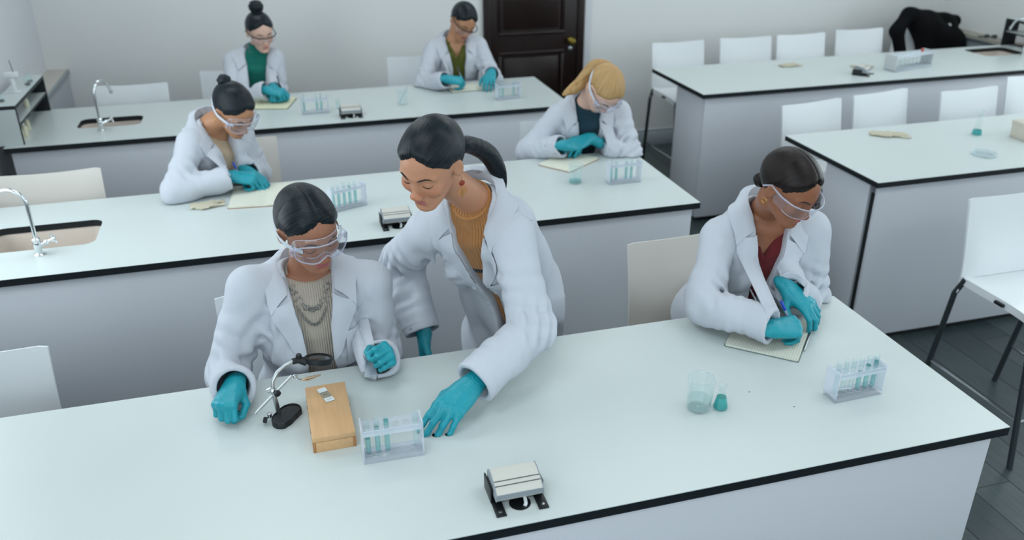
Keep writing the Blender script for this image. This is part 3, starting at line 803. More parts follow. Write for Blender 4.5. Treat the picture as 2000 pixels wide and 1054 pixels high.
nb3 = notebook([(1.275, 2.074), (1.446, 1.921), (1.625, 2.121), (1.454, 2.274)], 'open ruled notebook with grey cover under the hands of the student in maroon', M_COVER)
MB().box((.030, -.120, .00905), (.0304, .118, .0091), M_SEAM).build('margin_line', nb3, smooth=False)
for k, (a, b2) in enumerate(((.085, -.075), (.09, -.068))):
    MB().box((a, b2, .00905), (a + .0015, b2 + .006, .0091), M_SEAM).build('written_mark', nb3, smooth=False)
MB().tube([(.118, -.06, .006), (.119, .07, .006)], .0032, M_STEEL, n=8).build('pen_clip', nb3)
notebook([(-.265, 3.735), (.045, 3.705), (.115, 3.975), (-.195, 4.005)], 'open notebook of ruled pages under the leaning student at the middle bench', M_COVERB, paper=M_RULEDF, split=.5)
notebook([(1.225, 3.945), (1.341, 3.790), (1.585, 3.90), (1.468, 4.055)], 'open notebook with brown cover in front of the blonde student', M_COVERB, paper=M_PAPER)
notebook([(-.20, 5.44), (.09, 5.36), (.16, 5.62), (-.13, 5.70)], 'pale notebook in front of the student in the green turtleneck', M_COVERD, paper=mat('yellowish paper', '#D9DABB', rough=.8))
notebook([(1.14, 5.47), (1.43, 5.495), (1.415, 5.66), (1.125, 5.635)], 'open notebook in front of the student in the olive top', M_COVERD, paper=M_PAPER, split=.5)

# ---- crumpled latex gloves
def crumple(x, y, L, Wd, rz, label, seed):
    rnd = random.Random(seed)
    t = thing('crumpled_glove', (x, y, BT), label, 'glove', rz)
    def blob(nm, pts, r_):
        b = MB(); rows = []
        n = 14
        for i, (px, py) in enumerate(pts):
            w = r_[i]; row = []
            for j in range(n):
                a = 2 * math.pi * j / n
                k = 1 + .28 * math.sin(3 * a + i * 1.7) + rnd.uniform(-.12, .12)
                row.append((px + rnd.uniform(-.002, .002), py + w * math.cos(a) * k, max(.0008, .004 + .006 * rnd.random() + w * .16 * math.sin(a) * k)))
            rows.append(row)
        b.grid(rows, M_LATEX, close=True); b.build(nm, t, angle=80)
    blob('palm', [(-L * .5, 0), (-L * .38, .004), (-L * .2, -.003), (0, 0), (L * .15, .002)], [Wd * .3, Wd * .42, Wd * .48, Wd * .5, Wd * .4])
    for k in range(4):
        y0 = (k - 1.5) * Wd * .22; b2 = rnd.uniform(-.02, .02)
        blob('finger', [(L * .10, y0), (L * .22, y0 + b2 * .4), (L * .36, y0 + b2), (L * (.44 + .05 * rnd.random()), y0 + b2 * 1.6)], [Wd * .13, Wd * .14, Wd * .13, Wd * .05])
crumple(-.325, 3.80, .15, .085, R(8), 'crumpled pale latex glove beside the open notebook on the middle bench', 1)
crumple(3.255, 3.87, .21, .09, R(-22), 'crumpled pale latex glove on the right middle bench', 2)
crumple(3.69, 5.565, .17, .08, R(10), 'crumpled pale latex glove on the far right bench nearest the aisle', 3)
crumple(4.17, 5.37, .16, .08, R(-30), 'crumpled yellowish latex glove beside the large white rack', 4)

# ---- taps
def tap(x, y, out, hand, label, hs=1.0):
    t = thing('water_tap', (x, y, BT), label, 'tap')
    MB().lathe([(.022, 0), (.022, .003), (.017, .007), (.012, .010), (.0125, .020), (.0145, .028), (.0150, .052), (.0135, .056), (.016, .060), (.016, .066), (.0105, .070), (.0, .070)], M_CHROME, n=24).build('body', t)
    o = Vector((out[0], out[1], 0)).normalized(); r_ = .062; zt = .205
    pts = [(0, 0, .066), (0, 0, .12), (0, 0, zt)] + [Vector((0, 0, zt)) + o * (r_ - r_ * math.cos(R(a))) + Vector((0, 0, r_ * math.sin(R(a)))) for a in range(15, 166, 15)]
    q = pts[-1]; pts.append(Vector(q) + o * .012 + Vector((0, 0, -.03)))
    MB().tube(pts, .0078, M_CHROME, n=16).build('spout', t)
    MB().tube([Vector(pts[-1]) + Vector((0, 0, .006)), Vector(pts[-1]) + o * .003 + Vector((0, 0, -.012))], .0098, M_CHROME, n=14).build('nozzle', t)
    hd = Vector((hand[0], hand[1], 0)).normalized(); d = (hd + Vector((0, 0, .42))).normalized(); s = Vector((0, 0, .034))
    MB().tube([s, s + d * .034], .0098, M_CHROME, n=14).build('valve_arm', t)
    MB().tube([s + d * .03, s + d * .04, s + d * .044, s + d * .06], [.0115, .0115, .007, .0055], M_CHROME, n=14).build('valve_collar', t)
    e = s + d * .066; u1 = d.cross(Vector((0, 0, 1))).normalized(); u2 = d.cross(u1).normalized()
    h = MB().tube([e - d * .005, e + d * .007], .0075, M_CHROME, n=12).build('cross_handle', t)
    for w in (u1, -u1, u2, -u2):
        MB().tube([e, e + w * .016, e + w * .020], [.0038, .0042, .0056], M_CHROME, n=10).build('handle_spoke', h)
tap(-.938, 3.437, (-1, .25), (1, .05), 'chrome swan neck tap by the middle bench sink at the left edge')
tap(-.944, 5.20, (.45, .75), (1, .1), 'chrome swan neck tap by the sink on the back bench')
tap(5.60, 5.37, (-.4, .8), (1, 0), 'chrome swan neck tap on the far right bench')

# ---- shelf units on the bench ends
def shelf_unit(x0, x1, y0, y1, label, open_right):
    t = thing('shelf_unit', ((x0 + x1) / 2, (y0 + y1) / 2, BT), label, 'shelf')
    hx, hy = (x1 - x0) / 2, (y1 - y0) / 2; zt = .215
    MB().box((-hx, -hy, zt - .022), (hx, hy, zt - .0025), M_EDGE).build('top_core', t, smooth=False)
    MB().box((-hx, -hy, zt - .0025), (hx, hy, zt), M_TOP).build('top_board', t, smooth=False)
    MB().box((-hx + .002, -hy + .02, .100), (hx, hy - .02, .112), M_EDGE).build('shelf_core', t, smooth=False)
    MB().box((-hx + .002, -hy + .02, .112), (hx - .003, hy - .02, .114), M_TOP).build('shelf_board', t, smooth=False)
    MB().box((-hx + .003, -hy, 0), (hx - .004, -hy + .016, zt - .022), M_TOP).build('end_board', t, smooth=False)
    s = 1 if open_right else -1
    MB().box((s * hx - .004 if s > 0 else -hx, -hy, 0), (hx if s > 0 else -hx + .004, -hy + .018, zt - .022), M_EDGE).build('end_edge', t, smooth=False)
    MB().box((-hx, hy - .016, 0), (hx, hy, zt - .022), M_EDGE).build('end_board', t, smooth=False)
    return t
shelf_unit(-1.43, -1.305, 5.02, 5.76, 'narrow white two-tier shelf with black edges at the back bench left end', True)
shelf_unit(5.755, 5.88, 5.02, 5.765, 'narrow black-edged shelf at the right end of the far right bench', False)

# ---- odds and ends on the left shelf
M_BOTTLE = mat('cream plastic bottle', '#CFCDB4', rough=.5)
def bottle(x, y, z, r_, h, label, m=None):
    t = thing('reagent_bottle', (x, y, z), label, 'bottle')
    MB().lathe([(0, 0), (r_, 0), (r_, h * .62), (r_ * .8, h * .75), (r_ * .45, h * .8), (r_ * .45, h * .88), (0, h * .88)], m or M_BOTTLE, n=18).build('body', t)
    MB().lathe([(r_ * .55, h * .86), (r_ * .55, h), (0, h)], M_WHITEP, n=18).build('cap', t)
bottle(-1.345, 5.13, BT, .020, .075, 'small cream bottle under the left shelf unit, nearest its end board')
bottle(-1.335, 5.19, BT, .020, .075, 'small cream bottle under the left shelf unit, behind the nearest one')
bottle(-1.350, 5.33, BT, .018, .070, 'small pale bottle deep under the left shelf unit')
bottle(-1.345, 5.40, BT + .114, .016, .062, 'tiny cream bottle on the middle board of the left shelf unit')
st = thing('burette_stand', (-1.365, 5.33, BT + .215), 'white plastic clamp stand on top of the left shelf unit', 'stand')
MB().box((-.03, -.02, 0), (.03, .02, .006), M_WHITEP, b=.002).build('foot', st)
MB().box((-.010, -.008, .006), (.010, .008, .085), M_WHITEP, b=.002).build('column', st)
MB().box((-.036, -.016, .085), (.036, .016, .112), M_WHITEP, b=.004).build('head', st)
MB().tube([(.014, .0, .11), (.004, .01, .175)], .002, M_SEAM, n=8).build('rod', st)
for k, (x, y) in enumerate(((-1.335, 5.50), (-1.34, 5.58), (-1.39, 5.13))):
    b = thing('specimen_jar', (x, y, BT + .215), 'small clear glass jar on top of the left shelf unit, %s' % ('beside the white stand', 'at the far end', 'at the near end')[k], 'jar')
    MB().lathe([(0, .001), (.014, .001), (.016, .004), (.016, .045), (.012, .05), (.012, .055), (.010, .055), (.010, .05), (.014, .044), (.014, .004)], M_GLASS, n=18, cap=False).build('glass_wall', b)
    MB().lathe([(0, .002), (.0135, .002), (.0135, .010), (0, .010)], M_SEAM, n=16).build('contents', b)
st2 = thing('burette_stand', (5.82, 5.6, BT + .215), 'white rod stand on the far right shelf unit', 'stand')
MB().box((-.03, -.03, 0), (.03, .03, .008), M_WHITEP, b=.002).build('foot', st2)
MB().tube([(0, 0, .008), (0, 0, .22)], .006, M_WHITEP, n=10).build('rod', st2)
tg = thing('retort_clamp', (5.90, 6.02, .9), 'dark metal clamp lying on the ledge behind the far right shelf', 'clamp')
MB().tube([(-.10, .04, .012), (.0, .0, .012), (.03, -.01, .012)], .006, M_SEAM, n=8).build('rod', tg)
MB().box((-.05, .005, .004), (-.02, .03, .03), M_SEAM, b=.002).build('jaw', tg)
MB().box((.0, -.03, .0), (.03, .0, .03), M_SEAM, b=.002).build('boss', tg)
# specks on the foreground worktop
for k, (x, y, l) in enumerate(((1.222, 1.823, 'tiny dark crumb on the foreground bench, nearer the notebook'), (1.305, 1.722, 'tiny grey crumb on the foreground bench, nearer the right rack'))):
    o = MB().lathe([(.0022, 0), (.002, .0008), (0, .001)], M_SEAM, n=8).build('crumb', loc=(x, y, BT)); tag(o, l, 'crumb')

# ------------------------------------------------------------------ signed-distance modelling (people, cloth)
F32 = np.float32
class Field:
    def __init__(s, lo, hi, h):
        s.lo = np.array(lo, float); s.h = h
        n = [int(math.ceil((hi[k] - lo[k]) / h)) + 1 for k in range(3)]
        s.ax = [(lo[k] + h * np.arange(n[k])).astype(F32) for k in range(3)]
        s.d = np.full(n, 0.5, F32)
    def sub(s, lo, hi):
        sl = []; cs = []
        for k in range(3):
            a = int(np.clip(np.floor((lo[k] - s.lo[k]) / s.h), 0, len(s.ax[k]) - 1))
            b = int(np.clip(np.ceil((hi[k] - s.lo[k]) / s.h) + 1, a + 1, len(s.ax[k])))
            sl.append(slice(a, b)); sh = [1, 1, 1]; sh[k] = b - a; cs.append(s.ax[k][a:b].reshape(sh))
        return tuple(sl), cs
    def add(s, prim, k=0.01):
        fn, lo, hi = prim; m = k + 2 * s.h + 0.02
        sl, c = s.sub([q - m for q in lo], [q + m for q in hi])
        if min(x.stop - x.start for x in sl) < 1: return s
        b = fn(*c); a = s.d[sl]
        h = np.clip(0.5 + 0.5 * (a - b) / k, 0, 1)
        s.d[sl] = a + (b - a) * h - k * h * (1 - h)
        return s
    def cut(s, prim, k=0.004):
        fn, lo, hi = prim; m = k + 2 * s.h
        sl, c = s.sub([q - m for q in lo], [q + m for q in hi])
        b = -fn(*c); a = s.d[sl]
        h = np.clip(0.5 - 0.5 * (a - b) / k, 0, 1)
        s.d[sl] = a + (b - a) * h + k * h * (1 - h)
        return s
    def disp(s, fn, band=0.03):
        idx = np.nonzero(np.abs(s.d) < band)
        p = [s.ax[k][idx[k]] for k in range(3)]
        s.d[idx] += fn(*p).astype(F32)
        return s
    def mesh(s):
        return surface_nets(s.d, s.lo, s.h)

def surface_nets(d, lo, h):
    d = d.copy(); d[d == 0] = 1e-7
    neg = d < 0; nx, ny, nz = d.shape
    cs = (nx - 1, ny - 1, nz - 1)
    cnt = np.zeros(cs, np.int16); acc = np.zeros(cs + (3,), F32)
    edges = []
    for ax in range(3):
        s0 = [slice(None)] * 3; s1 = [slice(None)] * 3; s0[ax] = slice(0, -1); s1[ax] = slice(1, None)
        m = neg[tuple(s0)] != neg[tuple(s1)]
        I = np.argwhere(m)
        if len(I) == 0: edges.append((I, None)); continue
        d0 = d[tuple(s0)][m]; d1 = d[tuple(s1)][m]
        p = I.astype(F32); p[:, ax] += d0 / (d0 - d1)
        edges.append((I, d0 < 0))
        o = [a for a in range(3) if a != ax]
        for du in (0, -1):
            for dv in (0, -1):
                C = I.copy(); C[:, o[0]] += du; C[:, o[1]] += dv
                ok = np.all((C >= 0) & (C < np.array(cs)), axis=1)
                Ck = C[ok]; t = (Ck[:, 0], Ck[:, 1], Ck[:, 2])
                np.add.at(cnt, t, 1); np.add.at(acc, t, p[ok])
    act = cnt > 0
    vid = np.full(cs, -1, np.int64); vid[act] = np.arange(int(act.sum()))
    V = acc[act] / cnt[act][:, None] * h + np.array(lo, F32)
    Q = []
    for ax in range(3):
        I, s_in = edges[ax]
        if len(I) == 0: continue
        o = [a for a in range(3) if a != ax]
        ok = (I[:, o[0]] > 0) & (I[:, o[1]] > 0) & (I[:, o[0]] < cs[o[0]]) & (I[:, o[1]] < cs[o[1]])
        I = I[ok]; s_in = s_in[ok]
        def g(a, b):
            C = I.copy(); C[:, o[0]] += a; C[:, o[1]] += b; return vid[C[:, 0], C[:, 1], C[:, 2]]
        q = np.stack([g(-1, -1), g(0, -1), g(0, 0), g(-1, 0)], 1)
        fl_ = s_in if ax != 1 else ~s_in
        q[~fl_] = q[~fl_][:, ::-1]; Q.append(q)
    return V, np.concatenate(Q)

def np_mesh(name, V, Q, mats, smooth=True, attrs=None):
    me = bpy.data.meshes.new(name)
    me.vertices.add(len(V)); me.vertices.foreach_set('co', np.asarray(V, F32).ravel())
    nq = len(Q); me.loops.add(nq * 4); me.loops.foreach_set('vertex_index', np.asarray(Q, np.int32).ravel())
    me.polygons.add(nq); me.polygons.foreach_set('loop_start', np.arange(0, nq * 4, 4, dtype=np.int32))
    try: me.polygons.foreach_set('loop_total', np.full(nq, 4, np.int32))
    except Exception: pass
    me.update(calc_edges=True); me.validate()
    if smooth: me.polygons.foreach_set('use_smooth', np.ones(len(me.polygons), bool))
    for m in mats: me.materials.append(m)
    for k, a in (attrs or {}).items():
        if a.ndim == 1:
            at = me.attributes.new(k, 'FLOAT', 'POINT'); at.data.foreach_set('value', a.astype(F32))
        else:
            at = me.attributes.new(k, 'FLOAT_VECTOR', 'POINT'); at.data.foreach_set('vector', a.astype(F32).ravel())
    return me
def largest(V, Q, attrs=None):
    lab = np.arange(len(V))
    while True:
        m = lab[Q].min(1); new = lab.copy()
        for k in range(4): np.minimum.at(new, Q[:, k], m)
        new = new[new]
        if (new == lab).all(): break
        lab = new
    u, cnt = np.unique(lab, return_counts=True)
    if len(u) == 1: return V, Q, attrs
    keep = lab == u[cnt.argmax()]; idx = np.cumsum(keep) - 1
    Q = idx[Q[keep[Q[:, 0]]]]
    return V[keep], Q, {k: a[keep] for k, a in (attrs or {}).items()}
def np_obj(name, V, Q, mats, parent, attrs=None):
    V, Q, attrs = largest(V, Q, attrs)
    o = bpy.data.objects.new(name, np_mesh(name, V, Q, mats, attrs=attrs)); COL.objects.link(o)
    o.parent = parent
    if parent: o.matrix_parent_inverse = parent_inv(parent)
    return o
def parent_inv(p):
    return p.matrix_basis.inverted() if p.parent is None else Matrix.Identity(4)
def relax(V, Q, n=2, lam=.5):
    """a few Laplacian steps to take the voxel steps off"""
    for _ in range(n):
        S = np.zeros_like(V); c = np.zeros(len(V), F32)
        for a, b in ((0, 1), (1, 2), (2, 3), (3, 0)):
            np.add.at(S, Q[:, a], V[Q[:, b]]); np.add.at(c, Q[:, a], 1)
            np.add.at(S, Q[:, b], V[Q[:, a]]); np.add.at(c, Q[:, b], 1)
        V = V + lam * (S / c[:, None] - V)
    return V

# primitives: (function, lower corner, upper corner)
def cone(a, b, ra, rb):
    a = np.array(a, float); b = np.array(b, float); ab = b - a; L2 = max(1e-9, float(ab @ ab)); rm = max(ra, rb)
    def fn(X, Y, Z):
        px, py, pz = X - F32(a[0]), Y - F32(a[1]), Z - F32(a[2])
        t = np.clip((px * F32(ab[0]) + py * F32(ab[1]) + pz * F32(ab[2])) / F32(L2), 0, 1)
        return np.sqrt((px - t * F32(ab[0])) ** 2 + (py - t * F32(ab[1])) ** 2 + (pz - t * F32(ab[2])) ** 2) - (F32(ra) + F32(rb - ra) * t)
    return fn, np.minimum(a, b) - rm, np.maximum(a, b) + rm
def ellip(c, r, M=None):
    """ellipsoid at c with radii r; rows of M are its axes"""
    c = np.array(c, float); r = np.array(r, float); M = np.eye(3) if M is None else np.array(M, float); rm = r.max()
    def fn(X, Y, Z):
        p = [X - F32(c[0]), Y - F32(c[1]), Z - F32(c[2])]
        q = [(p[0] * F32(M[k][0]) + p[1] * F32(M[k][1]) + p[2] * F32(M[k][2])) for k in range(3)]
        k0 = np.sqrt(sum((q[k] / F32(r[k])) ** 2 for k in range(3)))
        k1 = np.sqrt(sum((q[k] / F32(r[k] ** 2)) ** 2 for k in range(3))) + F32(1e-6)
        return k0 * (k0 - 1) / k1
    return fn, c - rm, c + rm
def slabs(secs, ax, ay):
    """tube of elliptical sections: secs = [(centre, rx, ry)], lateral axis ax, depth axis ay"""
    C = [np.array(s[0], float) for s in secs]; ax = np.array(ax, float); ay = np.array(ay, float)
    rm = max(max(s[1], s[2]) for s in secs)
    def fn(X, Y, Z):
        out = None
        for i in range(len(secs) - 1):
            a, b = C[i], C[i + 1]; ab = b - a; L = float(np.linalg.norm(ab)); w = ab / L
            px, py, pz = X - F32(a[0]), Y - F32(a[1]), Z - F32(a[2])
            s = px * F32(w[0]) + py * F32(w[1]) + pz * F32(w[2])
            t = np.clip(s / F32(L), 0, 1)
            qx, qy, qz = px - t * F32(ab[0]), py - t * F32(ab[1]), pz - t * F32(ab[2])
            u = qx * F32(ax[0]) + qy * F32(ax[1]) + qz * F32(ax[2]); v = qx * F32(ay[0]) + qy * F32(ay[1]) + qz * F32(ay[2])
            e2 = np.maximum(0, qx * qx + qy * qy + qz * qz - u * u - v * v)
            tt = t * t * (3 - 2 * t)
            rx = F32(secs[i][1]) + F32(secs[i + 1][1] - secs[i][1]) * tt; ry = F32(secs[i][2]) + F32(secs[i + 1][2] - secs[i][2]) * tt
            k0 = np.sqrt((u / rx) ** 2 + (v / ry) ** 2 + e2 / (F32(.05) ** 2)); k1 = np.sqrt((u / rx ** 2) ** 2 + (v / ry ** 2) ** 2 + e2 / F32(.05) ** 4) + F32(1e-5)
            dd = k0 * (k0 - 1) / k1
            dd = np.where(k0 < .3, -np.minimum(rx, ry) * .7, dd)
            out = dd if out is None else np.minimum(out, dd)
        return out
    A = np.array(C); return fn, A.min(0) - rm, A.max(0) + rm
def wedge(fn, lo, hi): return fn, np.array(lo, float), np.array(hi, float)
def xf(prim, M, o):
    """primitive given in a local frame; rows of M = local axes in the world, o = origin"""
    fn, lo, hi = prim; M = np.array(M, float); o = np.array(o, float)
    def g(X, Y, Z):
        p = [X - F32(o[0]), Y - F32(o[1]), Z - F32(o[2])]
        q = [p[0] * F32(M[k][0]) + p[1] * F32(M[k][1]) + p[2] * F32(M[k][2]) for k in range(3)]
        return fn(*q)
    cor = np.array([[(lo, hi)[i][0], (lo, hi)[j][1], (lo, hi)[k][2]] for i in (0, 1) for j in (0, 1) for k in (0, 1)])
    w = cor @ M + o
    return g, w.min(0), w.max(0)
def frame(fwd, up=(0, 0, 1), roll=0.0):
    """rows: person's right, forward, up"""
    f = np.array(fwd, float); f /= np.linalg.norm(f); u = np.array(up, float)
    r = np.cross(f, u); r /= np.linalg.norm(r); u = np.cross(r, f)
    c, s = math.cos(roll), math.sin(roll)
    return np.array([c * r + s * u, f, -s * r + c * u])
def nz3(X, Y, Z, f, seed=0.0):
    a = np.sin(X * f * 1.0 + 1.7 * np.sin(Y * f * .83 + seed) + seed * 2.1)
    b = np.sin(Y * f * 1.13 + 1.5 * np.sin(Z * f * .71 + seed * 1.3) + seed * .7)
    c = np.sin(Z * f * .91 + 1.6 * np.sin(X * f * .77 + seed * 2.3) + seed * 1.9)
    return (a + b + c) / 3

# ------------------------------------------------------------------ heads
def head_prims(sc=1.0, fem=True):
    """list of (op, prim, k) in head space: x right, y forward, z up, eyes at z = 0, crown at .115, chin at -.110"""
    P = []
    A = lambda prim, k=.015: P.append(('+', prim, k)); S = lambda prim, k=.004: P.append(('-', prim, k))
    A(ellip((0, -.018, .030), (.0735, .095, .084)))
    A(ellip((0, .020, .018), (.066, .070, .074)), .02)
    A(ellip((0, .030, -.034), (.0535, .056, .062)), .025)
    A(ellip((0, .043, -.077), (.029, .037, .030)), .025)
    A(ellip((0, .074, -.098), (.0155, .0130, .0120)), .018)          # chin
    for s in (-1, 1):
        A(cone((s * .047, -.004, -.048), (s * .018, .060, -.096), .010, .010), .03)   # jaw line
        A(ellip((s * .040, .062, -.028), (.019, .018, .019)), .022)     # cheekbone
        A(cone((s * .012, .0835, .0180), (s * .048, .066, .0165), .0060, .0050), .016)    # brow
        S(ellip((s * .032, .0905, -.001), (.0165, .0120, .0105)), .012)     # eye socket
        A(ellip((s * .0315, .0722, -.002), (.0140, .0130, .0120)), .004)    # lidded eye
        A(ellip((s * .0115, .0945, -.0420), (.0080, .0105, .0074)), .007)   # nostril wing
        E = frame((0, 1, 0), (0, .25, 1))
        Eo = np.array([[math.cos(.35 * s), math.sin(.35 * s) * 1, 0], [-math.sin(.35 * s), math.cos(.35 * s), 0], [0, 0, 1]]) @ E
        A(ellip((s * .0765, -.014, -.008), (.0065, .0175, .0290), Eo), .005)     # ear
        S(ellip((s * .0835, -.0095, -.003), (.0050, .0095, .0160), Eo), .004)
    A(cone((0, .0790, .010), (0, .0985, -.0330), .0064, .0088), .013)     # nose bridge
    A(ellip((0, .1000, -.0375), (.0100, .0095, .0085)), .009)     # nose tip
    for s in (-1, 1): S(ellip((s * .0062, .0985, -.0505), (.0030, .0045, .0030)), .002)
    A(ellip((0, .0760, -.0660), (.0250, .0145, .0165)), .014)     # muzzle
    S(cone((0, .0935, -.0500), (0, .0925, -.0580), .0022, .0022), .004)     # philtrum
    A(cone((-.0165, .0805, -.0650), (0, .0880, -.0625), .0032, .0046), .005); A(cone((.0165, .0805, -.0650), (0, .0880, -.0625), .0032, .0046), .005)
    A(cone((-.0095, .0835, -.0715), (.0095, .0835, -.0715), .0050, .0050), .006)
    S(cone((-.022, .0810, -.0672), (.022, .0810, -.0672), .0013, .0013), .0015)
    S(cone((-.013, .0910, -.0674), (.013, .0910, -.0674), .0016, .0016), .0015)
    S(ellip((0, .0900, -.0835), (.014, .0062, .0050)), .008)
    return P
def head_mask(L):
    """lip and blush shares from head-space points"""
    x, y, z = L[:, 0], L[:, 1], L[:, 2]
    up = np.clip(1.25 - ((x / .0215) ** 2 + ((z + .0630) / .0058) ** 2), 0, 1); lo_ = np.clip(1.25 - ((x / .0195) ** 2 + ((z + .0712) / .0068) ** 2), 0, 1)
    lip = np.clip(np.maximum(up, lo_) * 2.2, 0, 1) * (y > .07)
    blush = .55 * np.exp(-(((np.abs(x) - .042) / .02) ** 2 + ((z + .03) / .02) ** 2)) * (y > .02) + .8 * np.exp(-((x / .014) ** 2 + ((z + .038) / .012) ** 2)) * (y > .08)
    return lip, np.clip(blush, 0, 1)
def skin_mat(name, col, lip, blush, rough=.45):
    m = mat(name, col, rough=rough, sss=.12); nt = m.node_tree; b = nt.nodes['Principled BSDF']
    a1 = nt.nodes.new('ShaderNodeAttribute'); a1.attribute_name = 'lip'
    a2 = nt.nodes.new('ShaderNodeAttribute'); a2.attribute_name = 'blush'
    m1 = nt.nodes.new('ShaderNodeMix'); m1.data_type = 'RGBA'; m1.inputs[6].default_value = lin(col); m1.inputs[7].default_value = lin(blush)
    m2 = nt.nodes.new('ShaderNodeMix'); m2.data_type = 'RGBA'; m2.inputs[7].default_value = lin(lip)
    nt.links.new(a2.outputs['Fac'], m1.inputs[0]); nt.links.new(m1.outputs[2], m2.inputs[6]); nt.links.new(a1.outputs['Fac'], m2.inputs[0])
    nt.links.new(m2.outputs[2], b.inputs['Base Color'])
    return m
def hair_mat(name, col, hi, rough=.38, streak=.5):
    if name in MATS: return MATS[name]
    m = mat(name, col, rough=rough, spec=.28); nt = m.node_tree; b = nt.nodes['Principled BSDF']
    a = nt.nodes.new('ShaderNodeAttribute'); a.attribute_name = 'strand'
    n = nt.nodes.new('ShaderNodeTexNoise'); n.inputs['Scale'].default_value = 1.0; n.inputs['Detail'].default_value = 3; n.inputs['Roughness'].default_value = .65
    nt.links.new(a.outputs['Vector'], n.inputs['Vector'])
    mx = nt.nodes.new('ShaderNodeMix'); mx.data_type = 'RGBA'; mx.inputs[6].default_value = lin(col); mx.inputs[7].default_value = lin(hi)
    rm = nt.nodes.new('ShaderNodeMapRange'); rm.inputs[1].default_value = .5 - streak * .3; rm.inputs[2].default_value = .5 + streak * .3
    nt.links.new(n.outputs[0], rm.inputs[0]); nt.links.new(rm.outputs[0], mx.inputs[0]); nt.links.new(mx.outputs[2], b.inputs['Base Color'])
    bp = nt.nodes.new('ShaderNodeBump'); bp.inputs['Strength'].default_value = .5; bp.inputs['Distance'].default_value = .002
    nt.links.new(n.outputs[0], bp.inputs['Height']); nt.links.new(bp.outputs[0], b.inputs['Normal'])
    return m
HL_Y = [-.13, -.085, -.05, -.022, .004, .022, .034, .050, .066, .080, .1]
HL_Z = [-.075, -.070, -.045, .004, .024, .018, .030, .048, .066, .074, .074]
def hair_prims(part=True):
    """hair cap: the skull pushed out above the hairline and tucked in below it"""
    core = [ellip((0, -.018, .030), (.0735, .095, .084)), ellip((0, .020, .018), (.066, .070, .074))]
    def fn(X, Y, Z):
        d = None
        for k, c in enumerate(core):
            e = c[0](X, Y, Z)
            if d is None: d = e
            else:
                h = np.clip(.5 + .5 * (d - e) / F32(.02), 0, 1); d = d + (e - d) * h - F32(.02) * h * (1 - h)
        line = np.interp(Y, HL_Y, HL_Z).astype(F32)
        f = Z - line - F32(.010) * np.exp(-(X / .012) ** 2) * (Y > .03) + F32(.012) * np.exp(-((np.abs(X) - .045) / .016) ** 2) * (Y > .03)
        f = f + F32(.0022) * np.sin(np.arctan2(X, Z) * F32(60) + Y * F32(300)) + F32(.0016) * np.sin(np.arctan2(X, Z) * F32(143) + Y * F32(170))
        t = np.clip((f + F32(.010)) / F32(.042), 0, 1)
        off = F32(-.007) + F32(.0175) * t * (2 - t)
        if part: off = off - F32(.0028) * np.exp(-(X / F32(.0028)) ** 2) * (Y > -.05) * (Z > .02)
        return d - off
    return fn, np.array((-.1, -.135, -.10)), np.array((.1, .105, .135))
# ------------------------------------------------------------------ hands in gloves
FING = [((.088, .0285, .002), (.042, .026, .022)), ((.092, .0085, .004), (.046, .030, .023)), ((.088, -.0115, .002), (.042, .028, .023)), ((.080, -.0300, -.002), (.034, .021, .020))]
POSES = {
    # per finger: three flexions and a spread; thumb: three directions
    'fist': dict(f=[(62, 82, 50, 4), (68, 86, 52, 1), (72, 86, 52, -3), (74, 84, 50, -7)], t=[(.66, .46, -.56), (.80, -.22, -.55), (.50, -.78, -.30)]),
    'soft': dict(f=[(40, 62, 32, 5), (48, 66, 34, 1), (54, 68, 34, -3), (58, 66, 34, -8)], t=[(.62, .62, -.42), (.88, .10, -.45), (.80, -.40, -.40)]),
    'write': dict(f=[(48, 48, 22, 2), (56, 60, 30, 1), (64, 70, 36, -1), (68, 74, 40, -3)], t=[(.66, .52, -.52), (.86, -.08, -.48), (.86, -.30, -.38)]),
    'reach': dict(f=[(18, 22, 12, 2), (22, 20, 12, 0), (28, 20, 14, -3), (30, 18, 12, -8)], t=[(.62, .52, -.58), (.80, .10, -.58), (.90, -.05, -.42)]),
    'flat': dict(f=[(12, 16, 10, 6), (12, 14, 10, 1), (14, 16, 10, -4), (16, 18, 10, -11)], t=[(.6, .72, -.25), (.85, .45, -.2), (.95, .25, -.15)]),
    'rest': dict(f=[(24, 38, 22, 4), (26, 42, 24, 1), (30, 44, 24, -4), (32, 44, 24, -9)], t=[(.62, .65, -.35), (.88, .25, -.35), (.95, -.05, -.28)]),
}
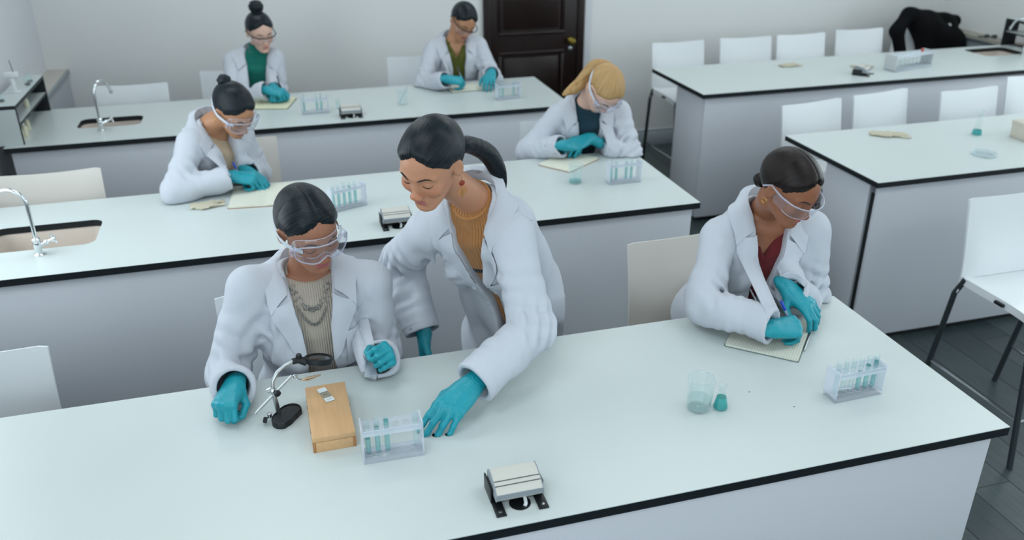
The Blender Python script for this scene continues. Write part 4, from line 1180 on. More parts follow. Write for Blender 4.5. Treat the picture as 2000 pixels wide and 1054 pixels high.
def hand_prims(pose, ad=(-1, 0, 0)):
    ps = POSES[pose]; out = []; ad = np.array(ad, float)
    A = lambda p, k=.006: out.append((p, k))
    for i, (kp, L) in enumerate(FING):
        kp = np.array(kp)
        A(cone((.004, kp[1] * .55, 0), kp, .0145, .0112 if i < 3 else .0100), .014)
        f1, f2, f3, sp = ps['f'][i]; ang = 0; p = kp.copy(); rr = (.0098, .0088, .0080, .0066) if i < 3 else (.0085, .0076, .0070, .0058)
        for j, fl_ in enumerate((f1, f2, f3)):
            ang += R(fl_); dv = np.array([math.cos(ang), 0, -math.sin(ang)])
            c, s = math.cos(R(sp)), math.sin(R(sp)); dv = np.array([dv[0] * c, dv[0] * s, dv[2]])
            q = p + dv * L[j]; A(cone(p, q, rr[j], rr[j + 1]), .0035 if j else .008); p = q
    A(ellip((.045, 0, -.003), (.046, .036, .0145)), .012)
    A(ellip((.030, .022, -.010), (.030, .015, .0135)), .012)
    p = np.array((.022, .026, -.008)); rr = (.0125, .0112, .0098, .0080)
    for j, (dv, L) in enumerate(zip(ps['t'], (.040, .034, .028))):
        dv = np.array(dv); dv = dv / np.linalg.norm(dv); q = p + dv * L
        A(cone(p, q, rr[j], rr[j + 1]), .010 if j == 0 else .004); p = q
    A(slabs([((-.012, 0, 0), .0275, .0205), ((.012, 0, 0), .031, .0190)], (0, 1, 0), (0, 0, 1)), .012)
    A(cone((-.005, 0, 0), np.array((-.005, 0, 0)) + ad * .065, .0225, .0285), .016)
    return out
M_GLOVE = mat('teal nitrile glove', '#1591A0', rough=.36, spec=.5, bump=.12, bscale=220)
hand_cache = {}
def glove_shape(wrist, fdir, dors, pose, right=True, h=.0022, sc=1.0, arm=None):
    x = np.array(fdir, float); x /= np.linalg.norm(x); z = np.array(dors, float); z -= x * (z @ x); z /= np.linalg.norm(z); y = np.cross(z, x)
    ad = np.array((-1.0, 0, 0))
    if arm is not None:
        a = np.array(arm, float); a /= np.linalg.norm(a); ad = np.array((a @ x, (a @ y) * (1 if right else -1), a @ z))
        ad[0] = min(ad[0], -.35); ad /= np.linalg.norm(ad)
    key = (pose, h, tuple(np.round(ad, 3)))
    if key not in hand_cache:
        F = Field((-.11, -.11, -.125), (.205, .11, .085), h)
        for p, k in hand_prims(pose, ad): F.add(p, k)
        F.disp(lambda X, Y, Z: .0007 * np.sin(X * 900 + 3 * np.sin(Y * 160)) * np.exp(-((X + .01) / .03) ** 2) + .0003 * nz3(X, Y, Z, 300))
        V, Q = F.mesh(); hand_cache[key] = (relax(V, Q, 1, .35), Q)
    V, Q = hand_cache[key]; V = V.copy() * sc
    if not right: V[:, 1] *= -1; Q = Q[:, ::-1]
    Wd = V @ np.array([x, y, z]) + np.array(wrist, float)
    return Wd, Q
def glove_lift(Wd, by, z):
    k = Wd[:, 1] < by
    return max(0.0, z - float(Wd[k, 2].min())) if k.any() else 0.0

# ------------------------------------------------------------------ people
M_COAT = mat('white cotton coat', '#BEC3CC', rough=.85, spec=.2)
M_BTN = mat('coat button', '#C6CBD3', rough=.4)
M_TROU = mat('dark trousers', '#1C2328', rough=.8)
M_SHOE = mat('black shoe', '#101214', rough=.5)
M_BROW = mat('dark brow hair', '#1A1312', rough=.7)
M_GOG = clear_mat('goggle lens', (.95, .96, .98), gloss=.9, milk=.05, milk_col=(.7, .72, .82), ior=1.30)
M_GOGR = clear_mat('goggle rim', (.88, .88, .94), gloss=1.0, milk=.34, milk_col=(.68, .70, .82), ior=1.4)
M_STRAP = mat('white strap', '#C9D0DA', rough=.5)
M_GOLD = mat('gold', '#C29A4A', rough=.25, metal=1.0)
M_SILVER = mat('silver chain', '#9AA3A6', rough=.3, metal=1.0)

def V3(*a): return np.array(a, float)
def unit(v): v = np.array(v, float); return v / np.linalg.norm(v)
def ik(S, W_, ua, fa, hint):
    S, W_ = np.array(S, float), np.array(W_, float); d = W_ - S; L = np.linalg.norm(d); w = d / L
    L = min(L, (ua + fa) * .995); a = (ua * ua - fa * fa + L * L) / (2 * L); h = math.sqrt(max(0, ua * ua - a * a))
    hv = np.array(hint, float); hv = hv - w * (hv @ w); hv /= np.linalg.norm(hv)
    return S + w * a + hv * h
def bvh_of(o):
    me = o.data; V = [tuple(v.co) for v in me.vertices]; return BVHTree.FromPolygons(V, [tuple(p.vertices) for p in me.polygons])
def sheet(name, rows, th, m, parent, inv=None):
    o = solid_sheet(rows, th, m, name).build(name, parent, angle=70)
    if inv is not None: o.matrix_parent_inverse = inv
    return o
def smooth_curve(pts, n):
    """Catmull-Rom through pts, n samples"""
    P = [np.array(p, float) for p in pts]; P = [2 * P[0] - P[1]] + P + [2 * P[-1] - P[-2]]; out = []
    for i in range(n):
        t = i / (n - 1) * (len(P) - 3); k = min(int(t), len(P) - 4); t -= k
        a, b, c, d = P[k:k + 4]
        out.append(.5 * ((2 * b) + (c - a) * t + (2 * a - 5 * b + 4 * c - d) * t * t + (3 * b - a - 3 * c + d) * t ** 3))
    return out

def person(c):
    H, N = np.array(c['H'], float), np.array(c['N'], float); Pv = np.array(c['P'], float)
    S = {'R': np.array(c['SR'], float), 'L': np.array(c['SL'], float)}
    Wr = {'R': np.array(c['WR'], float), 'L': np.array(c['WL'], float)}
    hm = frame(c['face'], c.get('head_up', (0, 0, 1)), R(c.get('roll', 0))); hs = c.get('hs', 1.0)
    up = unit(N - Pv); rt = S['R'] - S['L']; rt = unit(rt - up * (rt @ up)); fw = np.cross(up, rt); T = np.array([rt, fw, up])
    hc = c.get('h', .0056); hh = c.get('hh', .0024); hg = c.get('hg', .0022)
    ua, fa = c.get('arm', (.275, .24)); E = {}
    for s in 'RL': E[s] = np.array(c['E' + s], float) if 'E' + s in c else ik(S[s], Wr[s], ua, fa, c['hint' + s])
    lift = {}
    for s in 'RL':                                            # raise wrist and hand until the glove lies on the worktop
        gl = c['hand' + s]; wp = np.array(gl.get('at', Wr[s] + unit(Wr[s] - E[s]) * .012), float)
        Wd, Qd = glove_shape(wp, unit(gl['dir']), gl['back'], gl['pose'], s == 'R', .0045, gl.get('sc', 1.0), E[s] - Wr[s])
        lift[s] = min(gl.get('max', .03), glove_lift(Wd, c['by'], BT + gl.get('lift', .0015))); Wr[s][2] += lift[s]
        if 'E' + s not in c: E[s] = ik(S[s], Wr[s], ua, fa, c['hint' + s])
    root = thing('person', c['base'], c['label'], 'person')
    inv = Matrix.Translation(-Vector(c['base']))
    def hw(p): return H + hs * (np.array(p, float) @ hm)            # head space -> world
    def tw(p): return N + np.array(p, float) @ T                     # torso space -> world
    # ---- body: head, neck and upper trunk as one surface
    base_skull = hw((0, -.030, -.075))
    F = Field(np.minimum(hw((0, 0, 0)) - .17 * hs, N - .17), np.maximum(hw((0, 0, 0)) + .16 * hs, N + .10), hh)
    hx = frame(c['face'], c.get('head_up', (0, 0, 1)), R(c.get('roll', 0)))
    for op, p, k in head_prims():
        fn, lo, hi = p
        q = xf(((lambda f: (lambda X, Y, Z: f(X / F32(hs), Y / F32(hs), Z / F32(hs)) * F32(hs)))(fn), lo * hs, hi * hs), hx, H)
        F.add(q, k) if op == '+' else F.cut(q, k)
    F.add(cone(base_skull, tw((0, .000, .0)), .048, .049), .022)
    vk = 0.0 if c['shirt'].get('v') else -.016
    F.add(slabs([(tw((0, .012, -.16)), .118 + vk, .080 + vk), (tw((0, .010, -.06)), .100 + vk, .062 + vk), (tw((0, .0, -.005)), .058, .046)], rt, fw), .02)
    for s in (-1, 1): F.add(cone(tw((s * .012, .048 + vk * .6, -.026)), tw((s * .09, .034 + vk, -.016)), .007, .008), .018)      # collar bones
    V, Q = F.mesh(); V = relax(V, Q, 1, .4); L = (V - H) @ hx.T / hs; lip, bl = head_mask(L)
    fb = np.exp(-np.maximum(0, -.105 - L[:, 2]) * 60); body = np_obj('body', V, Q, [c['skin']], root, {'lip': lip, 'blush': bl * fb})
    fbv = bvh_of(body)
    def face(x, z, off=.001):
        o = Vector(hw((x, .22, z))); hit = fbv.ray_cast(o, -Vector(hm[1]), .3)
        return (hit[0] if hit[0] else Vector(hw((x, .08, z)))) + Vector(hm[1]) * off
    def kid(mb, name, par=None, angle=35):
        o = mb.build(name, par or root, angle=angle); o.matrix_parent_inverse = inv if (par is None) else Matrix.Identity(4)
        return o
    for s in (-1, 1):
        pts = [face(s * x, z, .0005) for x, z in ((.013, .0165), (.022, .0205), (.033, .0230), (.042, .0215), (.050, .0150))]
        kid(MB().tube(pts, [.0016, .0034, .0034, .0026, .0008], M_BROW, n=8, flat=.7), 'eyebrow', body)
        pts = [face(s * x, z, .0004) for x, z in ((.0185, -.0060), (.024, -.0095), (.032, -.0112), (.040, -.0092), (.047, -.0035))]
        kid(MB().tube(pts, [.0005, .0011, .0013, .0013, .0006], M_BROW, n=8), 'eyelash', body)
        if c.get('eyes_open'):
            pass
    # ---- hair
    pull = np.array(c.get('pull', (0, -1, .1)), float); hp = np.array(c.get('tie', (0, -.125, .02)), float)
    F = Field(hw((0, 0, .02)) - .155 * hs, hw((0, 0, .02)) + .155 * hs, hh * 1.1)
    fn, lo, hi = hair_prims(c.get('part', True))
    F.add(xf(((lambda X, Y, Z: fn(X / F32(hs), Y / F32(hs), Z / F32(hs)) * F32(hs)), lo * hs, hi * hs), hx, H), .001)
    V, Q = F.mesh(); V = relax(V, Q, 1, .4); L = (V - H) @ hx.T / hs
    a1 = unit(np.cross(pull, (1, 0, 0.01))); a2 = unit(np.cross(pull, a1)); Lc = L - np.array((0, -.01, .03))
    ang = np.arctan2(Lc @ a1, Lc @ a2)
    if c.get('part', True):                                   # strands leave the parting sideways and sweep back
        ang = (L[:, 1] * 9 + np.abs(L[:, 0]) * 2.0 - L[:, 2] * 3) * np.exp(-(np.maximum(0, -L[:, 1] - .02) / .05)) + ang * 1.2 * (1 - np.exp(-(np.maximum(0, -L[:, 1] - .02) / .05)))
    hair = np_obj('hair', V, Q, [c['hair']], root, {'strand': np.stack([ang * 34, L @ unit(pull) * 9, L[:, 0] * 6], 1)})
    def strand_blob(name, prims, h, axis=(0, 0, 1), o=(0, 0, 0), disp=None):
        lo = np.min([p[1] for p, k in prims], 0) - .02; hi = np.max([p[2] for p, k in prims], 0) + .02
        F = Field(lo, hi, h)
        for p, k in prims: F.add(p, k)
        if disp: F.disp(disp)
        V, Q = F.mesh(); V = relax(V, Q, 1, .4); w = unit(axis); u1 = unit(np.cross(w, (.3, .5, .81))); u2 = np.cross(w, u1); D = V - np.array(o)
        an = np.arctan2(D @ u1, D @ u2)
        ob = np_obj(name, V, Q, [c['hair']], hair, {'strand': np.stack([an * 16, D @ w * 14, D @ u1 * 60], 1)}); ob.matrix_parent_inverse = Matrix.Identity(4)
        return ob
    if c.get('bun'):
        b, r_ = c['bun']; bp = hw(b); ax = unit(hw(b) - hw((0, 0, .02)))
        strand_blob('hair_bun', [(ellip(bp, (r_, r_, r_ * .85)), .01), (cone(bp - ax * r_ * 1.1, bp, r_ * .65, r_ * .8), .01)], .0026 if hh < .003 else .004, ax, bp,
                    lambda X, Y, Z: .0016 * np.sin(((X - bp[0]) * ax[0] + (Y - bp[1]) * ax[1] + (Z - bp[2]) * ax[2]) * 260 + 2.5 * np.arctan2(X - bp[0], Y - bp[1])))
        kid(MB().tube(arc(Vector(bp - ax * r_ * .75), r_ * .74, 0, 2 * math.pi, 20, tuple(unit(np.cross(ax, (0, .2, 1)))), tuple(unit(np.cross(ax, np.cross(ax, (0, .2, 1)))))), .0035, M_BLACK, n=8), 'hair_tie', hair)
    if c.get('pony'):
        pts = smooth_curve([np.array(p, float) for p in c['pony'][0]], 14); rad = c['pony'][1]
        pr = []
        for i in range(13):
            u0, u1_ = i / 13, (i + 1) / 13
            rr = lambda u: float(np.interp(u, np.linspace(0, 1, len(rad)), rad))
            pr.append((cone(pts[i], pts[i + 1], rr(u0), rr(u1_)), .012))
            for q in range(c.get('locks', 3)):                # loose locks that run along the tail
                off = .55 * rr(u0) * V3(math.sin(q * 2.1 + u0 * 3), math.cos(q * 2.1 + u0 * 3), math.sin(q * 1.3)); off2 = .55 * rr(u1_) * V3(math.sin(q * 2.1 + u1_ * 3), math.cos(q * 2.1 + u1_ * 3), math.sin(q * 1.3))
                pr.append((cone(pts[i] + off, pts[i + 1] + off2, rr(u0) * .62, rr(u1_) * .62), .004))
        strand_blob('ponytail', pr, .003 if hh < .003 else .004, pts[6] - pts[2], pts[4])
        a0 = unit(pts[1] - pts[0]); e1 = unit(np.cross(a0, (0.2, .1, 1))); e2 = np.cross(a0, e1)
        kid(MB().tube(arc(Vector(pts[1]), rad[0] * 1.02, 0, 2 * math.pi, 20, tuple(e1), tuple(e2)), .0050, M_BLACK, n=8), 'hair_tie', hair)
    # ---- shirt
    hw_ = c.get('w', 1.0); Ls = float(np.linalg.norm(N - Pv))
    def trunk(g, top=True):
        z = [-Ls, -Ls * .72, -Ls * .42, -Ls * .20, -.055, -.015]
        rx = [.180, .158, .162, .165, .125, .070]; ry = [.135, .118, .124, .112, .082, .058]; yo = [0, .0, .012, .014, .008, .0]
        return [(tw((0, yo[i], z[i])), rx[i] * hw_ + g, ry[i] + g) for i in range(6)]
    sh = c['shirt']
    F = Field(np.minimum(Pv, N) - .24, np.maximum(Pv, N) + .20, max(.006, hc))
    F.add(slabs(trunk(-.012), rt, fw), .02)
    for s in 'RL': F.add(cone(tw((.05 * (1 if s == 'R' else -1), 0, -.03)), S[s], .045, .045), .03)
    nk = unit(base_skull - tw((0, 0, -.02)))
    F.add(cone(tw((0, 0, -.03)), tw((0, 0, -.02)) + nk * sh['neck'], .062, sh.get('nr', .0600)), .012)
    cut_h = tw((0, 0, -.02)) + nk * sh['neck']
    F.cut(wedge(lambda X, Y, Z: -((X - F32(cut_h[0])) * F32(nk[0]) + (Y - F32(cut_h[1])) * F32(nk[1]) + (Z - F32(cut_h[2])) * F32(nk[2])), cut_h - .13, cut_h + .13), .003)
    if sh.get('v'):
        vz, vw = sh['v']
        def vneck(X, Y, Z):
            x = (X - F32(N[0])) * F32(rt[0]) + (Y - F32(N[1])) * F32(rt[1]) + (Z - F32(N[2])) * F32(rt[2])
            y = (X - F32(N[0])) * F32(fw[0]) + (Y - F32(N[1])) * F32(fw[1]) + (Z - F32(N[2])) * F32(fw[2])
            z = (X - F32(N[0])) * F32(up[0]) + (Y - F32(N[1])) * F32(up[1]) + (Z - F32(N[2])) * F32(up[2])
            return np.maximum(np.abs(x) - F32(vw) * np.clip((z + F32(vz)) / F32(vz), 0, 1.4), -(y - F32(.0)))
        F.cut(wedge(vneck, N - .22, N + .15), .006)
    V, Q = F.mesh(); V = relax(V, Q, 2, .5); Lt = (V - N) @ T.T
    shirt = np_obj('shirt', V, Q, [sh['mat']], root, {'tl': Lt})
    if sh['neck'] > 0 and not sh.get('v'):                    # neckband
        e1, e2 = unit(np.cross(nk, fw)), None; e2 = np.cross(nk, e1); rr = sh.get('nr', .0600) + .0010
        kid(MB().tube(arc(Vector(cut_h - nk * .004), rr, 0, 2 * math.pi, 40, tuple(e1), tuple(e2)), .0045, sh['mat'], n=8), 'neckband', shirt)
    # ---- coat
    pts = np.array([N, Pv, S['R'], S['L'], E['R'], E['L'], Wr['R'], Wr['L'], N + up * .07])
    lo, hi = pts.min(0) - .13, pts.max(0) + .13
    if c.get('stand'): lo[2] = min(lo[2], c['stand'] - .02)
    lo[2] = max(lo[2], .30)
    F = Field(lo, hi, hc); g = .012
    F.add(slabs(trunk(g), rt, fw), .02)
    if c.get('stand'):
        zb = c['stand']; dz = Pv[2] - zb; dn = V3(Pv[0], Pv[1] + .02, zb)
        F.add(slabs([(Pv + up * .02, .192 * hw_, .147), (Pv * .5 + dn * .5, .205, .165), (dn, .225, .185)], unit(rt * V3(1, 1, 0)), unit(fw * V3(1, 1, 0))), .03)
    else:
        for s in (-1, 1): F.add(cone(Pv + rt * .085 * s + up * .035, Pv + rt * .10 * s + unit(fw * V3(1, 1, 0)) * .20 + V3(0, 0, .03), .085, .078), .05)
    bust = c.get('bust', .0)
    if bust:
        for s in (-1, 1): F.add(ellip(tw((s * .070, .085, -.235)), (.068, .055, .065)), .05)
    SLV = c.get('sleeve', (.064, .060, .057, .052))
    for s in 'RL':
        sg = 1 if s == 'R' else -1
        F.add(cone(tw((.055 * sg, -.004, -.012)), S[s] + up * .002, .040, .058), .035)
        F.add(cone(S[s], E[s], SLV[0], SLV[1]), .03)
        F.add(cone(E[s], Wr[s], SLV[1], SLV[2]), .022)
        d = unit(Wr[s] - E[s])
        F.add(cone(Wr[s] - d * .05, Wr[s] + d * .02, SLV[2] * .97, SLV[3] * 1.06), .012)
    folds = []
    for s in 'RL':
        d1 = unit(Wr[s] - E[s]); d0 = unit(E[s] - S[s]); inn = unit((S[s] + Wr[s]) / 2 - E[s] + 1e-4)
        folds.append((E[s] + inn * .035, .090, .0105, unit(d1 - d0 * .9), .034))
        folds.append((E[s] + d1 * .10, .080, .0068, unit(d1 + inn * .5), .030))
        folds.append((E[s] - d0 * .10, .10, .0070, unit(d0 + np.cross(d0, inn) * .8), .042))
        folds.append((S[s] - up * .11 + fw * .07 - rt * (.06 if s == 'R' else -.06), .10, .0075, unit(up * .6 + rt * (.8 if s == 'R' else -.8)), .046))
        folds.append((Wr[s] - d1 * .06, .06, .0036, d1, .026))
    folds += [(np.array(f[0]), f[1], f[2], unit(f[3]), f[4]) for f in c.get('folds', [])]
    sd = c.get('seed', 1.0)
    def wr(X, Y, Z):
        out = np.zeros_like(X)
        for fc, fr_, fa_, fd, fl_ in folds:
            q = (X - fc[0]) ** 2 + (Y - fc[1]) ** 2 + (Z - fc[2]) ** 2; k = np.nonzero(q < (2.2 * fr_) ** 2)[0]
            if len(k) == 0: continue
            x, y, z = X[k], Y[k], Z[k]
            ph = ((x - fc[0]) * fd[0] + (y - fc[1]) * fd[1] + (z - fc[2]) * fd[2]) / fl_ * 5.2 + 4.2 * nz3(x, y, z, 17, sd)
            w = np.sin(ph); w = np.where(w > 0, w ** 2 * .8, w * .7) * np.clip(.75 + 1.1 * nz3(x, y, z, 21, sd + 4), .1, 1.6)
            out[k] += fa_ * np.exp(-q[k] / fr_ ** 2) * w
        x = (X - N[0]) * rt[0] + (Y - N[1]) * rt[1] + (Z - N[2]) * rt[2]; z = (X - N[0]) * up[0] + (Y - N[1]) * up[1] + (Z - N[2]) * up[2]
        y = (X - N[0]) * fw[0] + (Y - N[1]) * fw[1] + (Z - N[2]) * fw[2]
        out += .0060 * np.sin(x * 55 + 2.0 * np.sin(z * 9 + sd) + y * 20 + sd) * np.clip((-z - .06) / .25, 0, 1) + .0045 * nz3(X, Y, Z, 24, sd + 2) + .0016 * nz3(X, Y, Z, 60, sd + 5)
        return out
    F.disp(wr, .05)
    # long soft creases: each is a ridge between two valleys along a line on the cloth
    rg = random.Random(int(sd * 100)); strokes = []
    for s in 'RL':
        d0 = unit(E[s] - S[s]); d1 = unit(Wr[s] - E[s]); inn = unit((S[s] + Wr[s]) / 2 - E[s] + 1e-4); sid = np.cross(d0, inn)
        for k in range(9):
            an = rg.uniform(-1.5, 1.5); rad = inn * math.cos(an) + sid * math.sin(an); l0 = rg.uniform(.0, .05); l1 = rg.uniform(.10, .19); tw_ = rg.uniform(-.8, .8)
            rad2 = inn * math.cos(an + tw_) + sid * math.sin(an + tw_)
            strokes.append((E[s] - d0 * l0 + rad * .055, E[s] - d0 * l1 + rad2 * .060, rg.uniform(.010, .017), rg.uniform(.007, .012)))
        sid = np.cross(d1, inn)
        for k in range(8):
            an = rg.uniform(-1.9, 1.9); rad = inn * math.cos(an) + sid * math.sin(an); l0 = rg.uniform(.0, .05); l1 = rg.uniform(.09, .18); tw_ = rg.uniform(-1.0, 1.0)
            rad2 = inn * math.cos(an + tw_) + sid * math.sin(an + tw_)
            strokes.append((E[s] + d1 * l0 + rad * .055, E[s] + d1 * l1 + rad2 * .056, rg.uniform(.010, .015), rg.uniform(.006, .011)))
        sx = .13 if s == 'R' else -.13
        for k in range(6):
            x0 = sx * rg.uniform(.55, 1.25); x1 = x0 + rg.uniform(-.05, .05); z0 = rg.uniform(-.12, -.05); z1 = z0 - rg.uniform(.14, .30)
            strokes.append((tw((x0, .105, z0)), tw((x1, .135, z1)), rg.uniform(.014, .022), rg.uniform(.006, .011)))
        for k in range(4):                                    # pull lines from the armpit towards the chest
            a = S[s] - up * .10 + fw * .06; b2 = tw((sx * rg.uniform(.3, .7), .125, rg.uniform(-.26, -.12)))
            strokes.append((a + up * rg.uniform(-.06, .04), b2, rg.uniform(.010, .015), rg.uniform(.005, .009)))
    def creases(X, Y, Z):
        out = np.zeros_like(X)
        for a, b2, w_, am in strokes:
            ab = b2 - a; L2 = float(ab @ ab); r2 = (3.2 * w_)
            lo_, hi_ = np.minimum(a, b2) - r2, np.maximum(a, b2) + r2
            k = np.nonzero((X > lo_[0]) & (X < hi_[0]) & (Y > lo_[1]) & (Y < hi_[1]) & (Z > lo_[2]) & (Z < hi_[2]))[0]
            if len(k) == 0: continue
            px, py, pz = X[k] - a[0], Y[k] - a[1], Z[k] - a[2]
            t = np.clip((px * ab[0] + py * ab[1] + pz * ab[2]) / L2, 0, 1)
            # distance measured along the cloth: leave out the part along the trunk's depth
            q = ((px - t * ab[0]) ** 2 + (py - t * ab[1]) ** 2 + (pz - t * ab[2]) ** 2) / w_ ** 2
            out[k] -= am * (1 - .85 * q) * np.exp(-.75 * q) * np.sin(np.pi * np.clip(t * .92 + .04, 0, 1)) ** .6
        return out
    F.disp(creases, .05)
    for s in 'RL':                                            # open cuffs
        d = unit(Wr[s] - E[s]); w0 = Wr[s]
        F.cut(wedge((lambda d, w0: (lambda X, Y, Z: np.maximum(-((X - F32(w0[0])) * F32(d[0]) + (Y - F32(w0[1])) * F32(d[1]) + (Z - F32(w0[2])) * F32(d[2])),
              np.sqrt((X - F32(w0[0])) ** 2 + (Y - F32(w0[1])) ** 2 + (Z - F32(w0[2])) ** 2) - F32(.072))))(d, w0), w0 - .09, w0 + .09), .003)
        F.cut(cone(w0 - d * .07, w0 + d * .03, SLV[2] - .014, SLV[3] - .007), .003)
    by = c['by']                                               # cloth lies on the worktop, it does not sink into it
    F.cut(wedge(lambda X, Y, Z: np.maximum(np.maximum(Z - F32(BT + .002), F32(BT - .032) - Z), Y - F32(by + .003)) + 0 * X, (lo[0], lo[1], BT - .04), (hi[0], by + .01, BT + .01)), .003)
    F.cut(cone(tw((0, .004, -.02)), tw((0, .0, .0)) + nk * .14, .066, .085), .006)
    op = c['open']; oz = np.array([o[0] for o in op]); oxl = np.array([o[1] for o in op]); oxr = np.array([o[2] for o in op])
    def opening(X, Y, Z):
        x = (X - F32(N[0])) * F32(rt[0]) + (Y - F32(N[1])) * F32(rt[1]) + (Z - F32(N[2])) * F32(rt[2])
        y = (X - F32(N[0])) * F32(fw[0]) + (Y - F32(N[1])) * F32(fw[1]) + (Z - F32(N[2])) * F32(fw[2])
        z = (X - F32(N[0])) * F32(up[0]) + (Y - F32(N[1])) * F32(up[1]) + (Z - F32(N[2])) * F32(up[2])
        l = np.interp(z, oz, oxl).astype(F32); r_ = np.interp(z, oz, oxr).astype(F32)
        return np.maximum(np.maximum(l - x, x - r_), -(y - F32(.015)))
    F.cut(wedge(opening, np.minimum(Pv, N) - .3, np.maximum(Pv, N) + .3), .004)
    V, Q = F.mesh(); V = relax(V, Q, 1, .35)
    coat = np_obj('lab_coat', V, Q, [M_COAT], root)
    cb = bvh_of(coat); fwv = Vector(fw)
    def drape(x, z, off, miss=None):
        o = Vector(tw((x, .45, z))); hit = cb.ray_cast(o, -fwv, .6)
        if hit[0] is None or (hit[0] - o).length > .46:
            q = cb.find_nearest(Vector(tw((x, .11, z))))
            return q[0] + fwv * off
        return hit[0] + fwv * off
    zb = c.get('lapel_end', -.24); lwd = c.get('lapel_w', .07)
    for sgn, ox in ((1, oxr), (-1, oxl)):
        if sgn in c.get('no_lapel', ()): continue
        ed = lambda z: float(np.interp(z, oz, ox))
        rows = []; nz_ = 16
        z0 = -.050
        for i in range(nz_ + 1):
            v = i / nz_; z = z0 + (zb - z0) * v
            wv = lwd * (1 - v) ** .75 * (.80 + .20 * min(1, v * 6)) + .004; row = []
            for j in range(7):
                u = j / 6; zz = z - (.020 * (1 - v) * u if v < .25 else .0) * 0 - .022 * u * (1 - v)
                row.append(tuple(drape(ed(z) + sgn * (.001 + wv * u), zz, .005 + .004 * math.sin(3.14 * min(1, u * 1.4)) * (1 - v))))
            rows.append(row if sgn > 0 else row[::-1])
        # close voxel jitter
        A = np.array(rows)
        for _ in range(3): A[1:-1, 1:-1] = .5 * A[1:-1, 1:-1] + .125 * (A[:-2, 1:-1] + A[2:, 1:-1] + A[1:-1, :-2] + A[1:-1, 2:])
        sheet('lapel', [[tuple(p) for p in r_] for r_ in A[::-1]], .0045, M_COAT, coat)
    # collar: stands behind the neck, folds over and lies on the shoulders
    cw = c.get('collar_w', .062); rows = []; ns = 33; fe = c.get('collar_front', 140)
    for k in range(ns):
        s_ = -1 + 2 * k / (ns - 1); ph = R(fe) * s_; fr_ = abs(s_) ** 2.2
        cx, cy = math.sin(ph), -math.cos(ph)
        edge = np.interp(-.05, oz, oxr if s_ > 0 else oxl)
        rad = .070 + .006 * abs(math.sin(ph)); zf = .046 * (1 - fr_) - .040 * fr_
        inn = V3(rad * cx, rad * .92 * cy + .002, zf - .028); top = V3((rad + .004) * cx, (rad + .004) * .95 * cy, zf + .006)
        if fr_ > .35:
            t_ = (fr_ - .35) / .65; tgt = V3(edge + .006 * s_, .085, zf); inn = inn * (1 - t_) + (tgt + V3(0, -.01, -.01)) * t_; top = top * (1 - t_) + tgt * t_
        dirn = V3(cx, cy * .9, -.62 - .25 * fr_); dirn = dirn / np.linalg.norm(dirn)
        if s_ != 0: dirn = unit(dirn + V3(.35 * np.sign(s_) * fr_, 0, 0))
        row = [inn, top + V3(0, 0, -.006), top, top + V3(cx * .010, cy * .010, -.001)]
        for q in (.35, .7, 1.0): row.append(top + dirn * cw * q * (1 + .22 * fr_) + V3(cx * .010, cy * .010, 0))
        out = []
        for q, p in enumerate(row):
            w = Vector(tw(p))
            if q >= 3:
                lc_, nr_, _, dist = cb.find_nearest(w)
                if lc_ is not None:
                    sdist = (w - lc_).dot(nr_)
                    if sdist < .008 or q >= 5: w = lc_ + nr_ * max(.008, min(.012, sdist))
            out.append(tuple(w))
        rows.append(out)
    A = np.array(rows)
    for _ in range(2): A[1:-1, 1:] = .5 * A[1:-1, 1:] + .25 * (A[:-2, 1:] + A[2:, 1:])
    sheet('collar', [[tuple(p) for p in r_] for r_ in A], .004, M_COAT, coat)
    if c.get('pocket'):
        px, pz, pw, ph_, sk = c['pocket']; rows = []
        for i in range(9):
            rows.append([tuple(drape(px - pw / 2 + pw * j / 8, pz + ph_ / 2 - ph_ * i / 8 + sk * (j / 8 - .5) * pw, .0045 + .006 * math.sin(3.14 * j / 8) * (1 - i / 8) ** 2)) for j in range(9)])
        sheet('chest_pocket', rows[::-1], .004, M_COAT, coat)
        kid(MB().tube([Vector(p) + fwv * .0015 for p in rows[1]], .0011, M_BTN, n=6), 'pocket_stitching', coat)
    for (bx, bz) in c.get('buttons', []):
        p = drape(bx, bz, .0015); e = Matrix(((rt[0], up[0], fw[0]), (rt[1], up[1], fw[1]), (rt[2], up[2], fw[2]))).to_4x4()
        kid(MB().lathe([(.0085, 0), (.009, .0015), (.0075, .003), (.006, .0024), (0, .0022)], M_BTN, M=Matrix.Translation(p) @ e, n=16), 'button', coat)
    for s in 'RL':                                            # stitched hem of the cuff
        d = unit(Wr[s] - E[s]); e1 = unit(np.cross(d, up)); e2 = np.cross(d, e1); ring = []; w0 = Vector(Wr[s] - d * .028)
        for k in range(29):
            a = 2 * math.pi * k / 28; dr = Vector(e1 * math.cos(a) + e2 * math.sin(a)); hit = cb.ray_cast(w0 + dr * .14, -dr, .14)
            if hit[0]: ring.append(hit[0] + dr * .0002)
        if len(ring) > 20: kid(MB().tube(ring, .0009, M_BTN, n=5), 'cuff_stitching', coat)
    for s in 'RL':                                            # shoulder seam
        d = unit(unit(E[s] - S[s]) + rt * (1.2 if s == 'R' else -1.2)); e1 = unit(np.cross(d, fw)); e2 = np.cross(d, e1); ring = []; w0 = Vector(S[s] - d * .002)
        for k in range(31):
            a = 2 * math.pi * k / 30; dr = Vector(e1 * math.cos(a) + e2 * math.sin(a)); hit = cb.ray_cast(w0 + dr * .13, -dr, .13)
            if hit[0] and (hit[0] - w0).length > .03: ring.append(hit[0])
            elif len(ring) > 8: break
        if len(ring) > 8: kid(MB().tube(ring, .0010, M_BTN, n=5), 'shoulder_seam', coat)
